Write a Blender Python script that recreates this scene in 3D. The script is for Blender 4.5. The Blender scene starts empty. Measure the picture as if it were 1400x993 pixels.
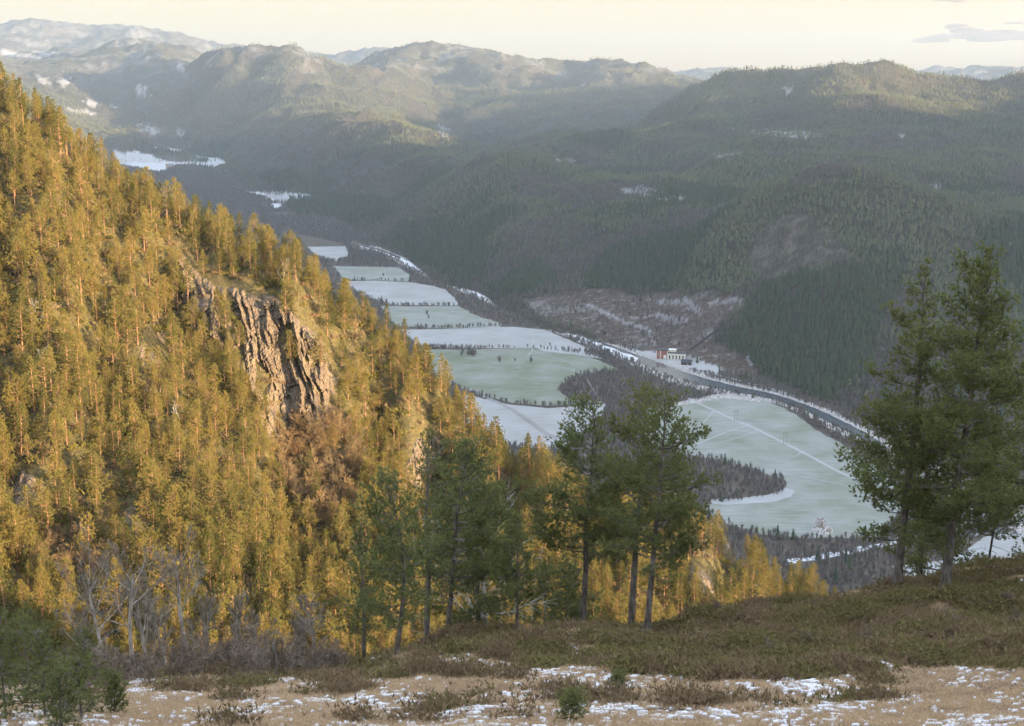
import bpy, bmesh, math, random
import numpy as np
from mathutils import Vector
from mathutils.geometry import tessellate_polygon

sc = bpy.context.scene
COL = sc.collection
random.seed(7)
rng = np.random.default_rng(11)

# ------------------------------------------------------------------ camera
FPX, HZ, CH = 1900.0, 130.0, 400.0         # focal length and horizon row in photo pixels, height of the eye (m)
PIT = math.atan((496.5 - HZ) / FPX)
CP, SP = math.cos(PIT), math.sin(PIT)
cam = bpy.data.objects.new('camera', bpy.data.cameras.new('camera'))
COL.objects.link(cam); sc.camera = cam
cam.location = (0, 0, CH); cam.rotation_euler = (math.pi / 2 - PIT, 0, 0)
cam.data.sensor_width = 36.0; cam.data.lens = 36.0 * FPX / 1400.0
cam.data.clip_start = 0.1; cam.data.clip_end = 200000.0

def ray(u, v):
    xc = (np.asarray(u, float) - 700.0) / FPX; yc = -(np.asarray(v, float) - 496.5) / FPX
    return xc, CP + yc * SP, -SP + yc * CP
def P(u, v, D):
    """world point seen at photo pixel (u, v) at forward distance D"""
    x, y, z = ray(u, v); t = D / y
    return np.stack([x * t, y * t, CH + z * t], -1)
def px(x, y, z):
    d = y * CP - (z - CH) * SP; up = y * SP + (z - CH) * CP
    d = np.where(d < 1e-3, 1e-3, d)
    return 700.0 + FPX * x / d, 496.5 - FPX * up / d

# ------------------------------------------------------------------ noise
def _h(ix, iy, seed):
    n = (ix.astype(np.int64) * 374761393 + iy.astype(np.int64) * 668265263 + seed * 974634777) & 0x7fffffff
    n = ((n ^ (n >> 13)) * 1274126177) & 0x7fffffff
    return (n ^ (n >> 16)) & 0xffff
def noise(x, y, seed=0):
    x = np.asarray(x, float); y = np.asarray(y, float)
    ix = np.floor(x); iy = np.floor(y); fx = x - ix; fy = y - iy
    ix = ix.astype(np.int64); iy = iy.astype(np.int64)
    u = fx * fx * fx * (fx * (fx * 6 - 15) + 10); v = fy * fy * fy * (fy * (fy * 6 - 15) + 10)
    def g(i, j, dx, dy):
        a = _h(i, j, seed) * (2 * math.pi / 65536.0)
        return np.cos(a) * dx + np.sin(a) * dy
    a = g(ix, iy, fx, fy); b = g(ix + 1, iy, fx - 1, fy)
    c = g(ix, iy + 1, fx, fy - 1); d = g(ix + 1, iy + 1, fx - 1, fy - 1)
    return (a + (b - a) * u + (c - a) * v + (a - b - c + d) * u * v) * 1.5
def fbm(x, y, wl, octs=5, seed=0, gain=0.5, ridged=False):
    s = 0; a = 1.0; t = 0
    for o in range(octs):
        n = noise(x / wl + 17.3 * o, y / wl - 9.1 * o, seed + o)
        s = s + a * ((0.5 - 2.0 * np.abs(n)) if ridged else n); t += a
        a *= gain; wl *= 0.5
    return s
def sstep(a, b, x):
    t = np.clip((x - a) / (b - a), 0, 1); return t * t * (3 - 2 * t)

# ------------------------------------------------------------------ terrain
class RBF:
    def __init__(s, pts, L0, c=0.02, lam=1e-4):
        pts = np.array(pts, float); s.L0 = L0; s.c = c
        s.q = s.emb(pts[:, 0], pts[:, 1]); n = len(s.q)
        A = s.phi(s.q, s.q) - lam * np.eye(n)
        M = np.zeros((n + 1, n + 1)); M[:n, :n] = A; M[:n, n] = 1; M[n, :n] = 1
        s.w = np.linalg.solve(M, np.append(pts[:, 2], 0))
    def emb(s, x, y):
        r = np.hypot(x, y) + 1e-9; L = np.log(1 + r / s.L0)
        return np.stack([x / r * L, y / r * L], -1)
    def phi(s, a, b):
        d2 = (a * a).sum(1)[:, None] + (b * b).sum(1)[None, :] - 2.0 * (a @ b.T); return np.sqrt(np.maximum(d2, 0) + s.c * s.c)
    def __call__(s, x, y):
        sh = np.shape(x); x = np.ravel(x); y = np.ravel(y); out = np.empty(len(x))
        for i in range(0, len(x), 20000):
            q = s.emb(x[i:i + 20000], y[i:i + 20000])
            out[i:i + 20000] = s.phi(q, s.q) @ s.w[:-1] + s.w[-1]
        return out.reshape(sh)

far = []
def col(u, *vd):
    for v, D in vd: far.append(P(u, v, D))
def wz(u, *dz):                                    # hidden ground: column u, distance, height
    for D, z in dz: far.append(((u - 700) / FPX * D, D, z))
col(1750, (420, 2300), (260, 3000), (150, 4300), (110, 4700), (95, 5200)); wz(1750, (1300, -20), (1600, 0), (5600, 440))
col(1400, (560, 1760), (520, 1850), (450, 2050), (370, 2300), (300, 2500), (250, 3300), (200, 3800), (160, 4350), (150, 4500), (130, 4750), (106, 5000)); wz(1400, (2750, 150), (5600, 380), (8000, 330))
col(1300, (615, 1560), (500, 1860), (440, 2030), (350, 2300), (276, 2520), (240, 3300), (205, 3750), (172, 4200), (150, 4420), (125, 4750), (103, 5050)); wz(1300, (2800, 150), (5700, 380))
col(1200, (592, 1640), (520, 1850), (430, 2050), (350, 2250), (280, 2450), (240, 2600), (215, 3500), (185, 3900), (150, 4300), (133, 4500), (115, 4750), (88, 5050)); wz(1200, (2900, 190), (5700, 400), (8000, 350))
col(1120, (555, 1790), (238, 2600), (89, 5200)); wz(1120, (2900, 180))
col(1050, (524, 1935), (480, 2050), (420, 2200), (350, 2370), (290, 2520), (255, 2640), (220, 3500), (180, 4000), (140, 4900), (118, 5100), (97, 5350)); wz(1050, (2950, 180), (4400, 270), (5900, 400), (8000, 350))
col(980, (500, 2050), (300, 2550), (108, 5400)); wz(980, (2900, 150))
col(900, (487, 2130), (460, 2260), (400, 2500), (340, 2750), (300, 2930), (272, 3100), (258, 3250), (245, 3420), (210, 4300), (175, 4700), (150, 5500), (125, 7500), (93, 9500)); wz(900, (3800, 165), (5000, 250), (6100, 250), (10500, 450))
col(820, (470, 2250), (238, 3600), (176, 4900), (88, 9700)); wz(820, (3950, 165), (5500, 200))
col(750, (447, 2390), (420, 2520), (370, 2780), (320, 3050), (270, 3400), (235, 3700), (216, 3850), (195, 4900), (180, 5300), (150, 7200), (110, 8800), (82, 9800)); wz(750, (4250, 170), (5900, 200), (10800, 500))
col(690, (415, 2640), (300, 3250), (211, 3950), (74, 9800)); wz(690, (4300, 170))
col(655, (400, 2840), (300, 3400), (219, 4050), (214, 5600), (68, 9800)); wz(655, (4400, 150))
col(600, (381, 3020), (360, 3170), (330, 3380), (290, 3680), (250, 4050), (225, 4350), (208, 4800), (186, 5300), (160, 7400), (110, 8900), (63, 9800)); wz(600, (5800, 190), (6600, 200), (11000, 600))
col(540, (340, 3650), (290, 4100), (240, 4600), (165, 5700), (95, 8400), (67, 9900)); wz(540, (6200, 260), (11000, 650))
col(500, (325, 3900), (280, 4400), (230, 4900), (157, 5850), (120, 7500), (90, 8200), (77, 10200)); wz(500, (6300, 280), (9000, 500))
col(450, (301, 4350), (270, 4750), (230, 5100), (190, 5450), (149, 5900), (120, 7300), (95, 7800), (79, 8050)); wz(450, (6400, 290), (8800, 520))
col(400, (285, 4550), (250, 4900), (200, 5600), (165, 6200), (120, 7400), (68, 8100)); wz(400, (6700, 300), (9000, 520))
col(350, (246, 5400), (205, 6300), (170, 6800), (130, 7500), (90, 7950), (58, 8200)); wz(350, (9200, 520))
col(300, (228, 6100), (205, 6900), (170, 7300), (130, 7700), (90, 8000), (63, 8250)); wz(300, (9300, 550))
col(240, (222, 6400), (200, 7300), (160, 7900), (120, 8300), (105, 8500), (80, 9800), (63, 10600)); wz(240, (12500, 600))
col(200, (205, 6700), (180, 7400), (140, 8300), (110, 9200), (80, 10100), (58, 10900)); wz(200, (12500, 700))
col(150, (195, 6600), (175, 7500), (145, 8400), (115, 9200), (80, 10300), (53, 11000)); wz(150, (12500, 700))
col(95, (150, 7500), (120, 8400), (100, 9500), (80, 11200), (70, 13000))
col(50, (120, 8000), (105, 9000), (85, 10500), (74, 12500), (66, 14500)); wz(50, (5500, 250), (4500, 350))
col(0, (96, 5200), (90, 9000), (80, 11000), (68, 14000)); wz(0, (4200, 380), (3000, 360), (6500, 420), (1800, 250), (1000, 150))
wz(150, (5200, 150), (4000, 180), (3000, 150), (2000, 60)); wz(250, (3900, 60), (3000, 30))
col(-200, (40, 5200), (60, 9500), (60, 14000)); wz(-200, (3500, 480), (2000, 350), (1000, 250))
for u, v in [(-250, 26), (-100, 40), (0, 32), (55, 29), (110, 38), (180, 38), (250, 50), (310, 62), (360, 66), (400, 68), (430, 75), (480, 71), (540, 66), (600, 90), (700, 98), (850, 100), (960, 97), (1010, 98), (1060, 104), (1200, 104), (1280, 96), (1340, 93), (1400, 89), (1520, 84), (1700, 90)]:
    far.append(P(u, v + 1, 15800)); far.append(P(u, v + 45, 13800)); wz(u, (24000, 300))
# valley interior: below the flat floor, which is laid in by a maximum
for u, v, D in [(1300, 0, 1250), (1100, 0, 1500), (950, 0, 1500), (900, 0, 1800), (700, 0, 2000), (780, 0, 2150), (640, 0, 2500), (560, 0, 2850), (500, 0, 3400), (430, 0, 3900), (1050, 0, 1200), (700, 0, 1300), (1300, 0, 900), (600, 0, 1500), (400, 0, 2400)]:
    wz(u, (D, -70))
wz(360, (4700, -30)); wz(290, (5500, 15)); wz(230, (6000, 30)); wz(180, (6200, 60))
for th in range(30, 331, 20):                      # the country round about, out of the frame
    t = math.radians(th)
    for r in (1500, 3500, 7000, 14000, 24000):
        if th < 45 and r < 2000 : zz = 0
        elif th < 100: zz = 60 + 20 * (th > 60) * r / 1500
        else: zz = 330
        far.append((r * math.sin(t), r * math.cos(t), min(zz, 420)))
    far.append((300 * math.sin(t), 300 * math.cos(t), -60))
FAR = RBF(far, 300.0, 0.03, 2e-3)

near = []
def ncol(u, *vd):
    for v, D in vd: near.append(P(u, v, D))
def nz(u, *dz):
    for D, z in dz: near.append(((u - 700) / FPX * D, D, z))
# marsh and knoll
for v, row in [(993, [(-150, 25), (0, 25), (200, 25), (450, 25), (700, 25), (950, 25), (1200, 24), (1400, 23.5), (1550, 23)]),
               (960, [(150, 33), (450, 33), (700, 31.5), (950, 31), (1200, 30), (1400, 29)])]:
    for u, D in row: near.append(P(u, v, D))
ncol(0, (950, 36)); ncol(100, (945, 42)); ncol(200, (940, 43)); ncol(330, (925, 44)); ncol(430, (928, 42)); ncol(500, (935, 38)); ncol(600, (925, 39)); ncol(750, (925, 39)); ncol(900, (915, 40)); ncol(1050, (910, 40)); ncol(1200, (905, 39)); ncol(1400, (905, 36))
ncol(480, (924, 46)); ncol(520, (910, 48)); ncol(570, (893, 51)); ncol(620, (881, 55)); ncol(700, (876, 57)); ncol(790, (872, 59)); ncol(860, (872, 58)); ncol(900, (864, 58)); ncol(960, (850, 60)); ncol(1020, (846, 61)); ncol(1080, (849, 62)); ncol(1130, (841, 61)); ncol(1180, (823, 61)); ncol(1230, (808, 60)); ncol(1300, (794, 59)); ncol(1350, (786, 61)); ncol(1400, (787, 60)); ncol(1500, (783, 60))
ncol(600, (902, 45)); ncol(750, (900, 46)); ncol(880, (886, 48)); ncol(1000, (870, 50)); ncol(1150, (855, 49)); ncol(1300, (842, 49)); ncol(1450, (838, 48))
for u, a, b in [(0, 366, 330), (150, 366, 330), (300, 366, 328), (450, 366, 322), (600, 364, 318), (750, 365, 312), (900, 367, 308), (1050, 366, 302), (1200, 366, 300), (1400, 366, 300)]:
    nz(u, (72, a), (125, b))
# ravine behind the knoll
nz(-100, (190, 300)); nz(100, (190, 292)); nz(300, (200, 282)); nz(500, (210, 270)); nz(700, (225, 255)); nz(900, (250, 225)); nz(1100, (290, 180)); nz(1300, (300, 140)); nz(1600, (300, 130))
nz(1200, (420, 120)); nz(1200, (650, -20)); nz(1500, (600, -20)); nz(1000, (700, 20))
# the sunlit spur
SPUR = [(-250, 60, 430), (-100, 110, 430), (0, 152, 430), (40, 172, 430), (75, 200, 430), (110, 240, 430), (150, 262, 430), (200, 285, 430), (250, 305, 430), (300, 325, 427), (350, 352, 423), (400, 378, 420), (440, 410, 417), (480, 440, 415), (520, 468, 410), (560, 505, 407), (600, 550, 403), (640, 592, 400), (680, 635, 397), (720, 660, 394), (780, 682, 390), (850, 705, 388), (920, 722, 386), (970, 748, 385), (1010, 778, 385), (1050, 806, 384), (1090, 826, 384), (1130, 850, 383), (1190, 900, 380)]
for u, v, D in SPUR:
    p = P(u, v, D); near.append(p)
    near.append((p[0] * 1.14, D * 1.14, p[2] - 45)); near.append((p[0] * 1.5, D * 1.5, p[2] * 0.45 - 10))
for u in (-200, 100, 400, 700, 1000, 1300): nz(u, (900, -60), (1500, -200))
nz(-300, (600, 300))
ncol(-150, (300, 390), (600, 320), (900, 245)); ncol(0, (280, 398), (450, 360), (620, 325), (800, 283), (910, 256))
ncol(150, (400, 392), (550, 355), (700, 315), (850, 275), (920, 258)); ncol(240, (350, 416), (440, 400), (520, 372))
ncol(300, (400, 408), (450, 396), (560, 376), (700, 325), (850, 282), (910, 266)); ncol(400, (440, 398), (530, 390), (620, 377), (700, 352), (820, 305), (910, 274))
ncol(460, (510, 398), (600, 382), (720, 348)); ncol(520, (580, 398), (700, 352), (820, 315), (900, 285))
ncol(600, (620, 396), (690, 384), (760, 352), (850, 315)); ncol(700, (720, 380), (800, 350), (880, 320)); ncol(820, (760, 376), (840, 346)); ncol(920, (790, 374), (850, 350)); ncol(1000, (820, 376), (870, 350)); ncol(1080, (860, 374))
# the camera's own hilltop and its shoulder to the right
near += [(0, 0, 398.4), (0, 5, 396.9), (0, 10, 394.2), (-12, 8, 394), (0, 18, 390.6), (6, 18, 390.6), (-6, 18, 390.6), (-25, 25, 387.6), (-45, 30, 388), (-60, -30, 398), (0, -60, 404), (24, -33, 404), (44, -12, 404), (64, 14, 398.5), (84, 38, 393), (60, 30, 400), (52, 45, 388), (70, 70, 372), (96, 60, 388), (120, 75, 350), (150, 60, 335), (115, 30, 385), (110, -30, 395), (22, 12, 395.5), (35, 28, 392.5), (25, 40, 384.5), (12, 12, 393.2), (200, 120, 250), (300, 0, 300), (200, -200, 350), (0, -300, 380), (-300, -100, 380), (-150, 50, 360), (-300, 150, 350), (-700, 0, 330), (0, -900, 200), (700, -300, 150), (900, 300, -60), (700, 700, -60), (-900, 400, 300), (-900, -900, -60), (0, -1600, -80), (1600, 0, -80), (-1600, 200, -80), (1300, -1200, -80)]
NEAR = RBF(near, 10.0, 0.02, 1e-4)

SUN_EL, SUN_AZ = math.radians(4.6), math.atan2(0.80, -0.60)     # azimuth from +Y towards +X
SX, SY = math.sin(SUN_AZ), math.cos(SUN_AZ)
CREST_P = [-9000, -2500, 0, 500, 1000, 2000, 3200, 4300, 5200, 6500, 8500, 11000, 16000, 22000]
CREST_Z = [400, 500, 440, 450, 560, 740, 770, 715, 880, 1040, 1090, 950, 700, 600]

def floor_z(x, y):
    D = np.hypot(x, y) * 0.985
    return np.interp(D, [0, 3700, 4200, 5000, 6300, 7000, 9000], [0, 0, 15, 43, 84, 112, 150])

def height_close(x, y, r):
    g = NEAR(x, y)
    nn = sstep(110, 200, r) * (fbm(x, y, 60, 5, 41, 0.55) * 4.0 + fbm(x, y, 22, 3, 45, 0.5, True) * 1.6)
    kn = (1 - sstep(90, 140, r)) * sstep(3, 14, r); mound = sstep(0, 1, (g - (CH - 0.4320 * y) + fbm(x, y, 3.5, 4, 59) * 1.1) / 1.0 + 0.5) * kn
    if (kn > 0).any(): nn = nn + kn * (fbm(x, y, 5.0, 3, 51) * (0.10 + 0.44 * mound) + np.abs(fbm(x, y, 2.3, 2, 57)) * .34 * mound + fbm(x, y, 1.1, 3, 55) * (0.035 + 0.12 * mound) - 0.22 * mound)
    return np.maximum(g + nn, 0.0)
def height(x, y, parts=False):
    x = np.asarray(x, float); y = np.asarray(y, float)
    r = np.hypot(x, y)
    f = np.full(x.shape, -500.0); k = r > (700 if not parts and r.max() < 700 else 200); f[k] = FAR(x[k], y[k]); fl = floor_z(x, y)
    s = SX * x + SY * y; p = -SY * x + SX * y
    # distant mountains to the right and behind, outside the picture
    ridge = np.interp(p, CREST_P, CREST_Z) - 0.36 * np.abs(s - 3000) + fbm(x, y, 900, 4, 71) * 60
    th = np.arctan2(x, y)
    w_out = sstep(math.radians(26), math.radians(33), np.abs(th))
    f = np.maximum(f, np.where(w_out > 0, ridge * w_out - (1 - w_out) * 500, -999))
    if not k.any() and not parts: return height_close(x, y, r)
    above = np.clip((f - fl) / 90.0, 0, 1)
    a1 = np.clip(0.006 * r, 6, 42)
    far_n = sstep(7000, 11000, r)
    n = fbm(x, y, 620, 5, 3, 0.52, True) * a1 * 0.85 + fbm(x, y, 190, 4, 9, 0.55) * a1 * 0.5 + far_n * (fbm(x, y, 1300, 6, 23, 0.5, True) * 22 + fbm(x, y, 500, 5, 27, .55) * 22)
    n = n + sstep(12500, 14500, r) * fbm(x, y, 2200, 5, 33, 0.5) * 40
    f = f + n * above
    nr = r < 1500; g = np.full(x.shape, -300.0); g[nr] = NEAR(x[nr], y[nr])
    nn = sstep(110, 200, r) * (fbm(x, y, 60, 5, 41, 0.55) * 4.0 + fbm(x, y, 22, 3, 45, 0.5, True) * 1.6) * np.where(nr, 1, 0)
    kn = (1 - sstep(90, 140, r)) * sstep(3, 14, r)
    mound = sstep(0, 1, (g - (CH - 0.4320 * y) + fbm(x, y, 3.5, 4, 59) * 1.1) / 1.0 + 0.5) * kn     # rises above the marsh
    nn = nn + kn * (fbm(x, y, 5.0, 3, 51) * (0.10 + 0.44 * mound) + np.abs(fbm(x, y, 2.3, 2, 57)) * .34 * mound + fbm(x, y, 1.1, 3, 55) * (0.035 + 0.12 * mound) - 0.22 * mound)
    g = g + nn
    z = np.maximum(np.maximum(f, fl), g)
    if parts: return z, f, fl, g, mound
    return z
def hz(x, y): return float(height(np.array([x]), np.array([y]))[0])
def hit(u, v, d0=15.0, d1=26000.0):
    """first terrain point on the ray of photo pixel (u, v)"""
    D = np.exp(np.linspace(math.log(d0), math.log(d1), 1400)); q = P(u, v, D)
    h = height(q[:, 0], q[:, 1]); i = np.argmax(q[:, 2] < h)
    a, b = D[max(i - 1, 0)], D[i]
    for _ in range(2):
        D = np.linspace(a, b, 24); q = P(u, v, D); h = height(q[:, 0], q[:, 1]); i = np.argmax(q[:, 2] < h); a, b = D[max(i - 1, 0)], D[i]
    return P(u, v, b)
def on_floor(u, v, z=0.0):
    x, y, zz = ray(u, v); t = (z - CH) / zz
    return np.stack([x * t, y * t, z + 0 * t], -1)
def inpoly(u, v, poly):
    c = np.zeros(np.shape(u), bool); n = len(poly)
    for i in range(n):
        x1, y1 = poly[i]; x2, y2 = poly[(i + 1) % n]
        if y1 == y2: continue
        c ^= ((y1 > v) != (y2 > v)) & (u < (x2 - x1) * (v - y1) / (y2 - y1) + x1)
    return c

# ------------------------------------------------------------------ object helpers
def mesh_np(name, V, F, mats=(), smooth=False, fmat=None):
    me = bpy.data.meshes.new(name)
    V = np.asarray(V, np.float32); F = np.asarray(F, np.int32)
    k = F.shape[1]
    me.vertices.add(len(V)); me.vertices.foreach_set('co', V.ravel())
    me.loops.add(F.size); me.loops.foreach_set('vertex_index', F.ravel())
    me.polygons.add(len(F)); me.polygons.foreach_set('loop_start', np.arange(len(F), dtype=np.int32) * k)
    me.update(calc_edges=True)
    for m in mats: me.materials.append(m)
    if fmat is not None: me.polygons.foreach_set('material_index', np.asarray(fmat, np.int32))
    me.polygons.foreach_set('use_smooth', np.full(len(F), smooth)); me.update()
    return me
def attr(me, name, vals, typ='FLOAT'):
    a = me.attributes.new(name, typ, 'POINT'); a.data.foreach_set('value', np.asarray(vals).astype(np.int32 if typ == 'INT' else np.float32))
def link(name, data, parent=None, loc=None, rz=None):
    o = bpy.data.objects.new(name, data); COL.objects.link(o)
    if parent is not None: o.parent = parent
    if loc is not None: o.location = loc
    if rz is not None: o.rotation_euler = (0, 0, rz)
    return o
def tag(o, label=None, cat=None, group=None, kind=None):
    if label: o['label'] = label
    if cat: o['category'] = cat
    if group: o['group'] = group
    if kind: o['kind'] = kind
    return o

class MB:
    """collects triangles and quads (quads split) for one mesh"""
    def __init__(s): s.V = []; s.F = []; s.n = 0
    def add(s, V, F):
        V = np.asarray(V, float).reshape(-1, 3); F = np.asarray(F, int)
        if F.shape[1] == 4: F = np.concatenate([F[:, [0, 1, 2]], F[:, [0, 2, 3]]])
        s.V.append(V); s.F.append(F + s.n); s.n += len(V)
    def box(s, c, d, rz=0.0, tilt=0.0):
        c = np.array(c, float); d = np.array(d, float) / 2
        V = np.array([[i, j, k] for i in (-1, 1) for j in (-1, 1) for k in (-1, 1)]) * d
        ca, sa = math.cos(rz), math.sin(rz); R = np.array([[ca, -sa, 0], [sa, ca, 0], [0, 0, 1]])
        s.add(V @ R.T + c, [[0, 1, 3, 2], [4, 6, 7, 5], [0, 4, 5, 1], [2, 3, 7, 6], [0, 2, 6, 4], [1, 5, 7, 3]])
    def tube(s, pts, rad, n=6, cap=True):
        pts = np.asarray(pts, float); m = len(pts); rad = np.broadcast_to(np.asarray(rad, float), (m,))
        t = np.gradient(pts, axis=0); t /= np.linalg.norm(t, axis=1)[:, None] + 1e-9
        ref = np.array([0.31, 0.95, 0.05]) if abs(t[0][2]) > 0.8 else np.array([0, 0, 1.0])
        a = np.cross(t, ref); a /= np.linalg.norm(a, axis=1)[:, None] + 1e-9; b = np.cross(t, a)
        an = np.arange(n) * 2 * math.pi / n
        ring = pts[:, None, :] + rad[:, None, None] * (np.cos(an)[None, :, None] * a[:, None, :] + np.sin(an)[None, :, None] * b[:, None, :])
        V = ring.reshape(-1, 3)
        i = np.arange(m - 1)[:, None] * n; j = np.arange(n)[None, :]; k = (j + 1) % n
        F = np.stack([i + j, i + k, i + n + k, i + n + j], -1).reshape(-1, 4)
        s.add(V, F)
        if cap: s.add(V[-n:], np.array([[0, q, q + 1] for q in range(1, n - 1)]))
    def mesh(s, name, mats=(), smooth=False):
        return mesh_np(name, np.concatenate(s.V), np.concatenate(s.F), mats, smooth)

# ------------------------------------------------------------------ materials
class NT:
    def __init__(s, name):
        s.m = bpy.data.materials.new(name); s.m.use_nodes = True; s.t = s.m.node_tree; s.t.nodes.clear()
        s.out = s.t.nodes.new('ShaderNodeOutputMaterial')
    def n(s, typ, **kw):
        nd = s.t.nodes.new(typ)
        for k, v in kw.items():
            if k in nd.inputs: s.set(nd.inputs[k], v)
            else: setattr(nd, k, v)
        return nd
    def set(s, inp, v):
        if isinstance(v, bpy.types.NodeSocket): s.t.links.new(v, inp)
        else:
            if hasattr(inp.default_value, '__len__') and len(inp.default_value) == 4 and len(v) == 3: v = (*v, 1)
            inp.default_value = v
    def attr(s, name): return s.n('ShaderNodeAttribute', attribute_name=name).outputs['Fac']
    def pos(s): return s.n('ShaderNodeNewGeometry').outputs['Position']
    def noise(s, scale, detail=4, rough=.55, vec=None, dist=0.0):
        nd = s.n('ShaderNodeTexNoise'); nd.inputs['Scale'].default_value = scale; nd.inputs['Detail'].default_value = detail
        nd.inputs['Roughness'].default_value = rough; nd.inputs['Distortion'].default_value = dist
        s.t.links.new(vec if vec is not None else s.pos(), nd.inputs['Vector']); return nd.outputs['Fac']
    def mapv(s, vec, scale=(1, 1, 1), rot=(0, 0, 0)):
        nd = s.n('ShaderNodeMapping'); nd.inputs['Scale'].default_value = scale; nd.inputs['Rotation'].default_value = rot
        s.t.links.new(vec, nd.inputs['Vector']); return nd.outputs['Vector']
    def math(s, op, a, b=0.0, clamp=False):
        nd = s.n('ShaderNodeMath', operation=op, use_clamp=clamp); s.set(nd.inputs[0], a); s.set(nd.inputs[1], b); return nd.outputs[0]
    def ramp(s, f, a, b, c=0.0, d=1.0):
        nd = s.n('ShaderNodeMapRange'); s.set(nd.inputs['Value'], f); nd.inputs['From Min'].default_value = a; nd.inputs['From Max'].default_value = b
        nd.inputs['To Min'].default_value = c; nd.inputs['To Max'].default_value = d; return nd.outputs['Result']
    def mix(s, f, a, b):
        nd = s.n('ShaderNodeMix', data_type='RGBA'); s.set(nd.inputs[0], f); s.set(nd.inputs[6], a); s.set(nd.inputs[7], b); return nd.outputs[2]
    def bsdf(s, color, rough=.8, spec=.2, normal=None, trans=0.0):
        b = s.n('ShaderNodeBsdfPrincipled'); s.set(b.inputs['Base Color'], color); s.set(b.inputs['Roughness'], rough); b.inputs['Specular IOR Level'].default_value = spec
        if normal is not None: s.t.links.new(normal, b.inputs['Normal'])
        o = b.outputs[0]
        if trans:
            t = s.n('ShaderNodeBsdfTranslucent'); s.set(t.inputs['Color'], color)
            mx = s.n('ShaderNodeMixShader'); mx.inputs[0].default_value = trans
            s.t.links.new(o, mx.inputs[1]); s.t.links.new(t.outputs[0], mx.inputs[2]); o = mx.outputs[0]
        s.t.links.new(o, s.out.inputs['Surface']); return s.m
    def bump(s, h, strength=.5, dist=1.0):
        nd = s.n('ShaderNodeBump'); nd.inputs['Strength'].default_value = strength; nd.inputs['Distance'].default_value = dist
        s.t.links.new(h, nd.inputs['Height']); return nd.outputs['Normal']
    def rand(s): return s.n('ShaderNodeObjectInfo').outputs['Random']

def leafmat(name, c1, c2, c3, trans=.3, scale=.8, rough=.7):
    t = NT(name); f = t.noise(scale, 3, .6, t.n('ShaderNodeTexCoord').outputs['Object'])
    c = t.mix(t.ramp(f, .35, .65), c1, c2); r = t.rand()
    c = t.mix(t.ramp(r, .0, 1.0, 0, .75), c, c3)
    return t.bsdf(c, rough, .15, trans=trans)
def barkmat(name, c1, c2, scale=6.0):
    t = NT(name); v = t.mapv(t.n('ShaderNodeTexCoord').outputs['Object'], (1, 1, .3)); f = t.noise(scale, 5, .65, v)
    return t.bsdf(t.mix(t.ramp(f, .38, .6), c1, c2), .9, .1, t.bump(f, .8, .05))
# ------------------------------------------------------------------ snow, rock and clearing masks, in world space from the features' places
BOGS = [[(845, 258), (880, 255), (930, 263), (935, 270), (925, 276), (890, 270), (850, 263)], [(1000, 178), (1090, 178), (1130, 185), (1100, 190), (1040, 184)],
        [(598, 170), (612, 172), (615, 190), (602, 186)], [(1268, 250), (1290, 256), (1285, 262), (1268, 258)], [(975, 210), (1015, 206), (1010, 212), (980, 217)],
        [(760, 216), (785, 218), (780, 223), (765, 221)], [(186, 170), (195, 170), (222, 178), (215, 184), (200, 182)], [(240, 177), (252, 178), (250, 186), (240, 185)],
        [(112, 137), (122, 135), (138, 141), (128, 147)], [(147, 143), (158, 145), (162, 149), (152, 149)], [(88, 149), (105, 149), (135, 154), (130, 158), (100, 155)],
        [(48, 100), (60, 105), (76, 117), (70, 120), (55, 114)], [(0, 68), (40, 74), (75, 71), (70, 78), (30, 80), (0, 74)], [(80, 108), (98, 105), (90, 116), (82, 118)], [(1375, 330), (1395, 331), (1392, 335), (1378, 334)],
        [(795, 118), (815, 118), (812, 122), (797, 122)], [(1070, 118), (1088, 120), (1084, 130), (1074, 127)], [(1225, 182), (1240, 183), (1238, 187), (1226, 187)], [(180, 120), (198, 116), (204, 128), (190, 132)], [(243, 87), (250, 88), (249, 97), (242, 96)]]
FARFIELDS = [[(155, 209), (185, 207), (215, 214), (265, 213), (300, 217), (310, 223), (296, 228), (270, 226), (240, 226), (217, 235), (200, 232), (160, 225)],
             [(333, 262), (420, 265), (424, 269), (400, 271), (392, 275), (372, 276), (365, 269)], [(205, 201), (240, 204), (262, 208), (240, 208)], [(372, 279), (383, 278), (384, 284), (374, 286)]]
FARISLE = [[(205, 213), (262, 214), (285, 218), (283, 222), (230, 221)]]
CLEAR = [(715, 412), (760, 404), (800, 398), (860, 404), (900, 400), (960, 402), (1018, 405), (1012, 420), (985, 438), (978, 470), (1005, 482), (1032, 498), (1022, 515), (960, 500), (940, 487), (880, 482), (800, 456), (735, 432)]
CRAG = [(1010, 360), (1050, 300), (1090, 290), (1130, 310), (1160, 350), (1130, 375), (1060, 385)]
STREAKS = [[(800, 417), (843, 439), (886, 453), (894, 472), (898, 472), (890, 450), (845, 434), (803, 413)], [(938, 404), (948, 412), (962, 430), (958, 433), (944, 420), (932, 407)], [(965, 412), (1012, 408), (1014, 412), (970, 417)], [(895, 410), (935, 408), (938, 414), (900, 418)], [(1022, 478), (1032, 500), (1026, 502), (1016, 482)], [(860, 432), (905, 428), (940, 438), (936, 441), (900, 434), (862, 437)]]
YARD = [(868, 482), (890, 479), (905, 486), (950, 488), (990, 505), (980, 511), (930, 501), (880, 491)]
SCREE = [(190, 175), (215, 170), (232, 178), (222, 188), (192, 188)]

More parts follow.
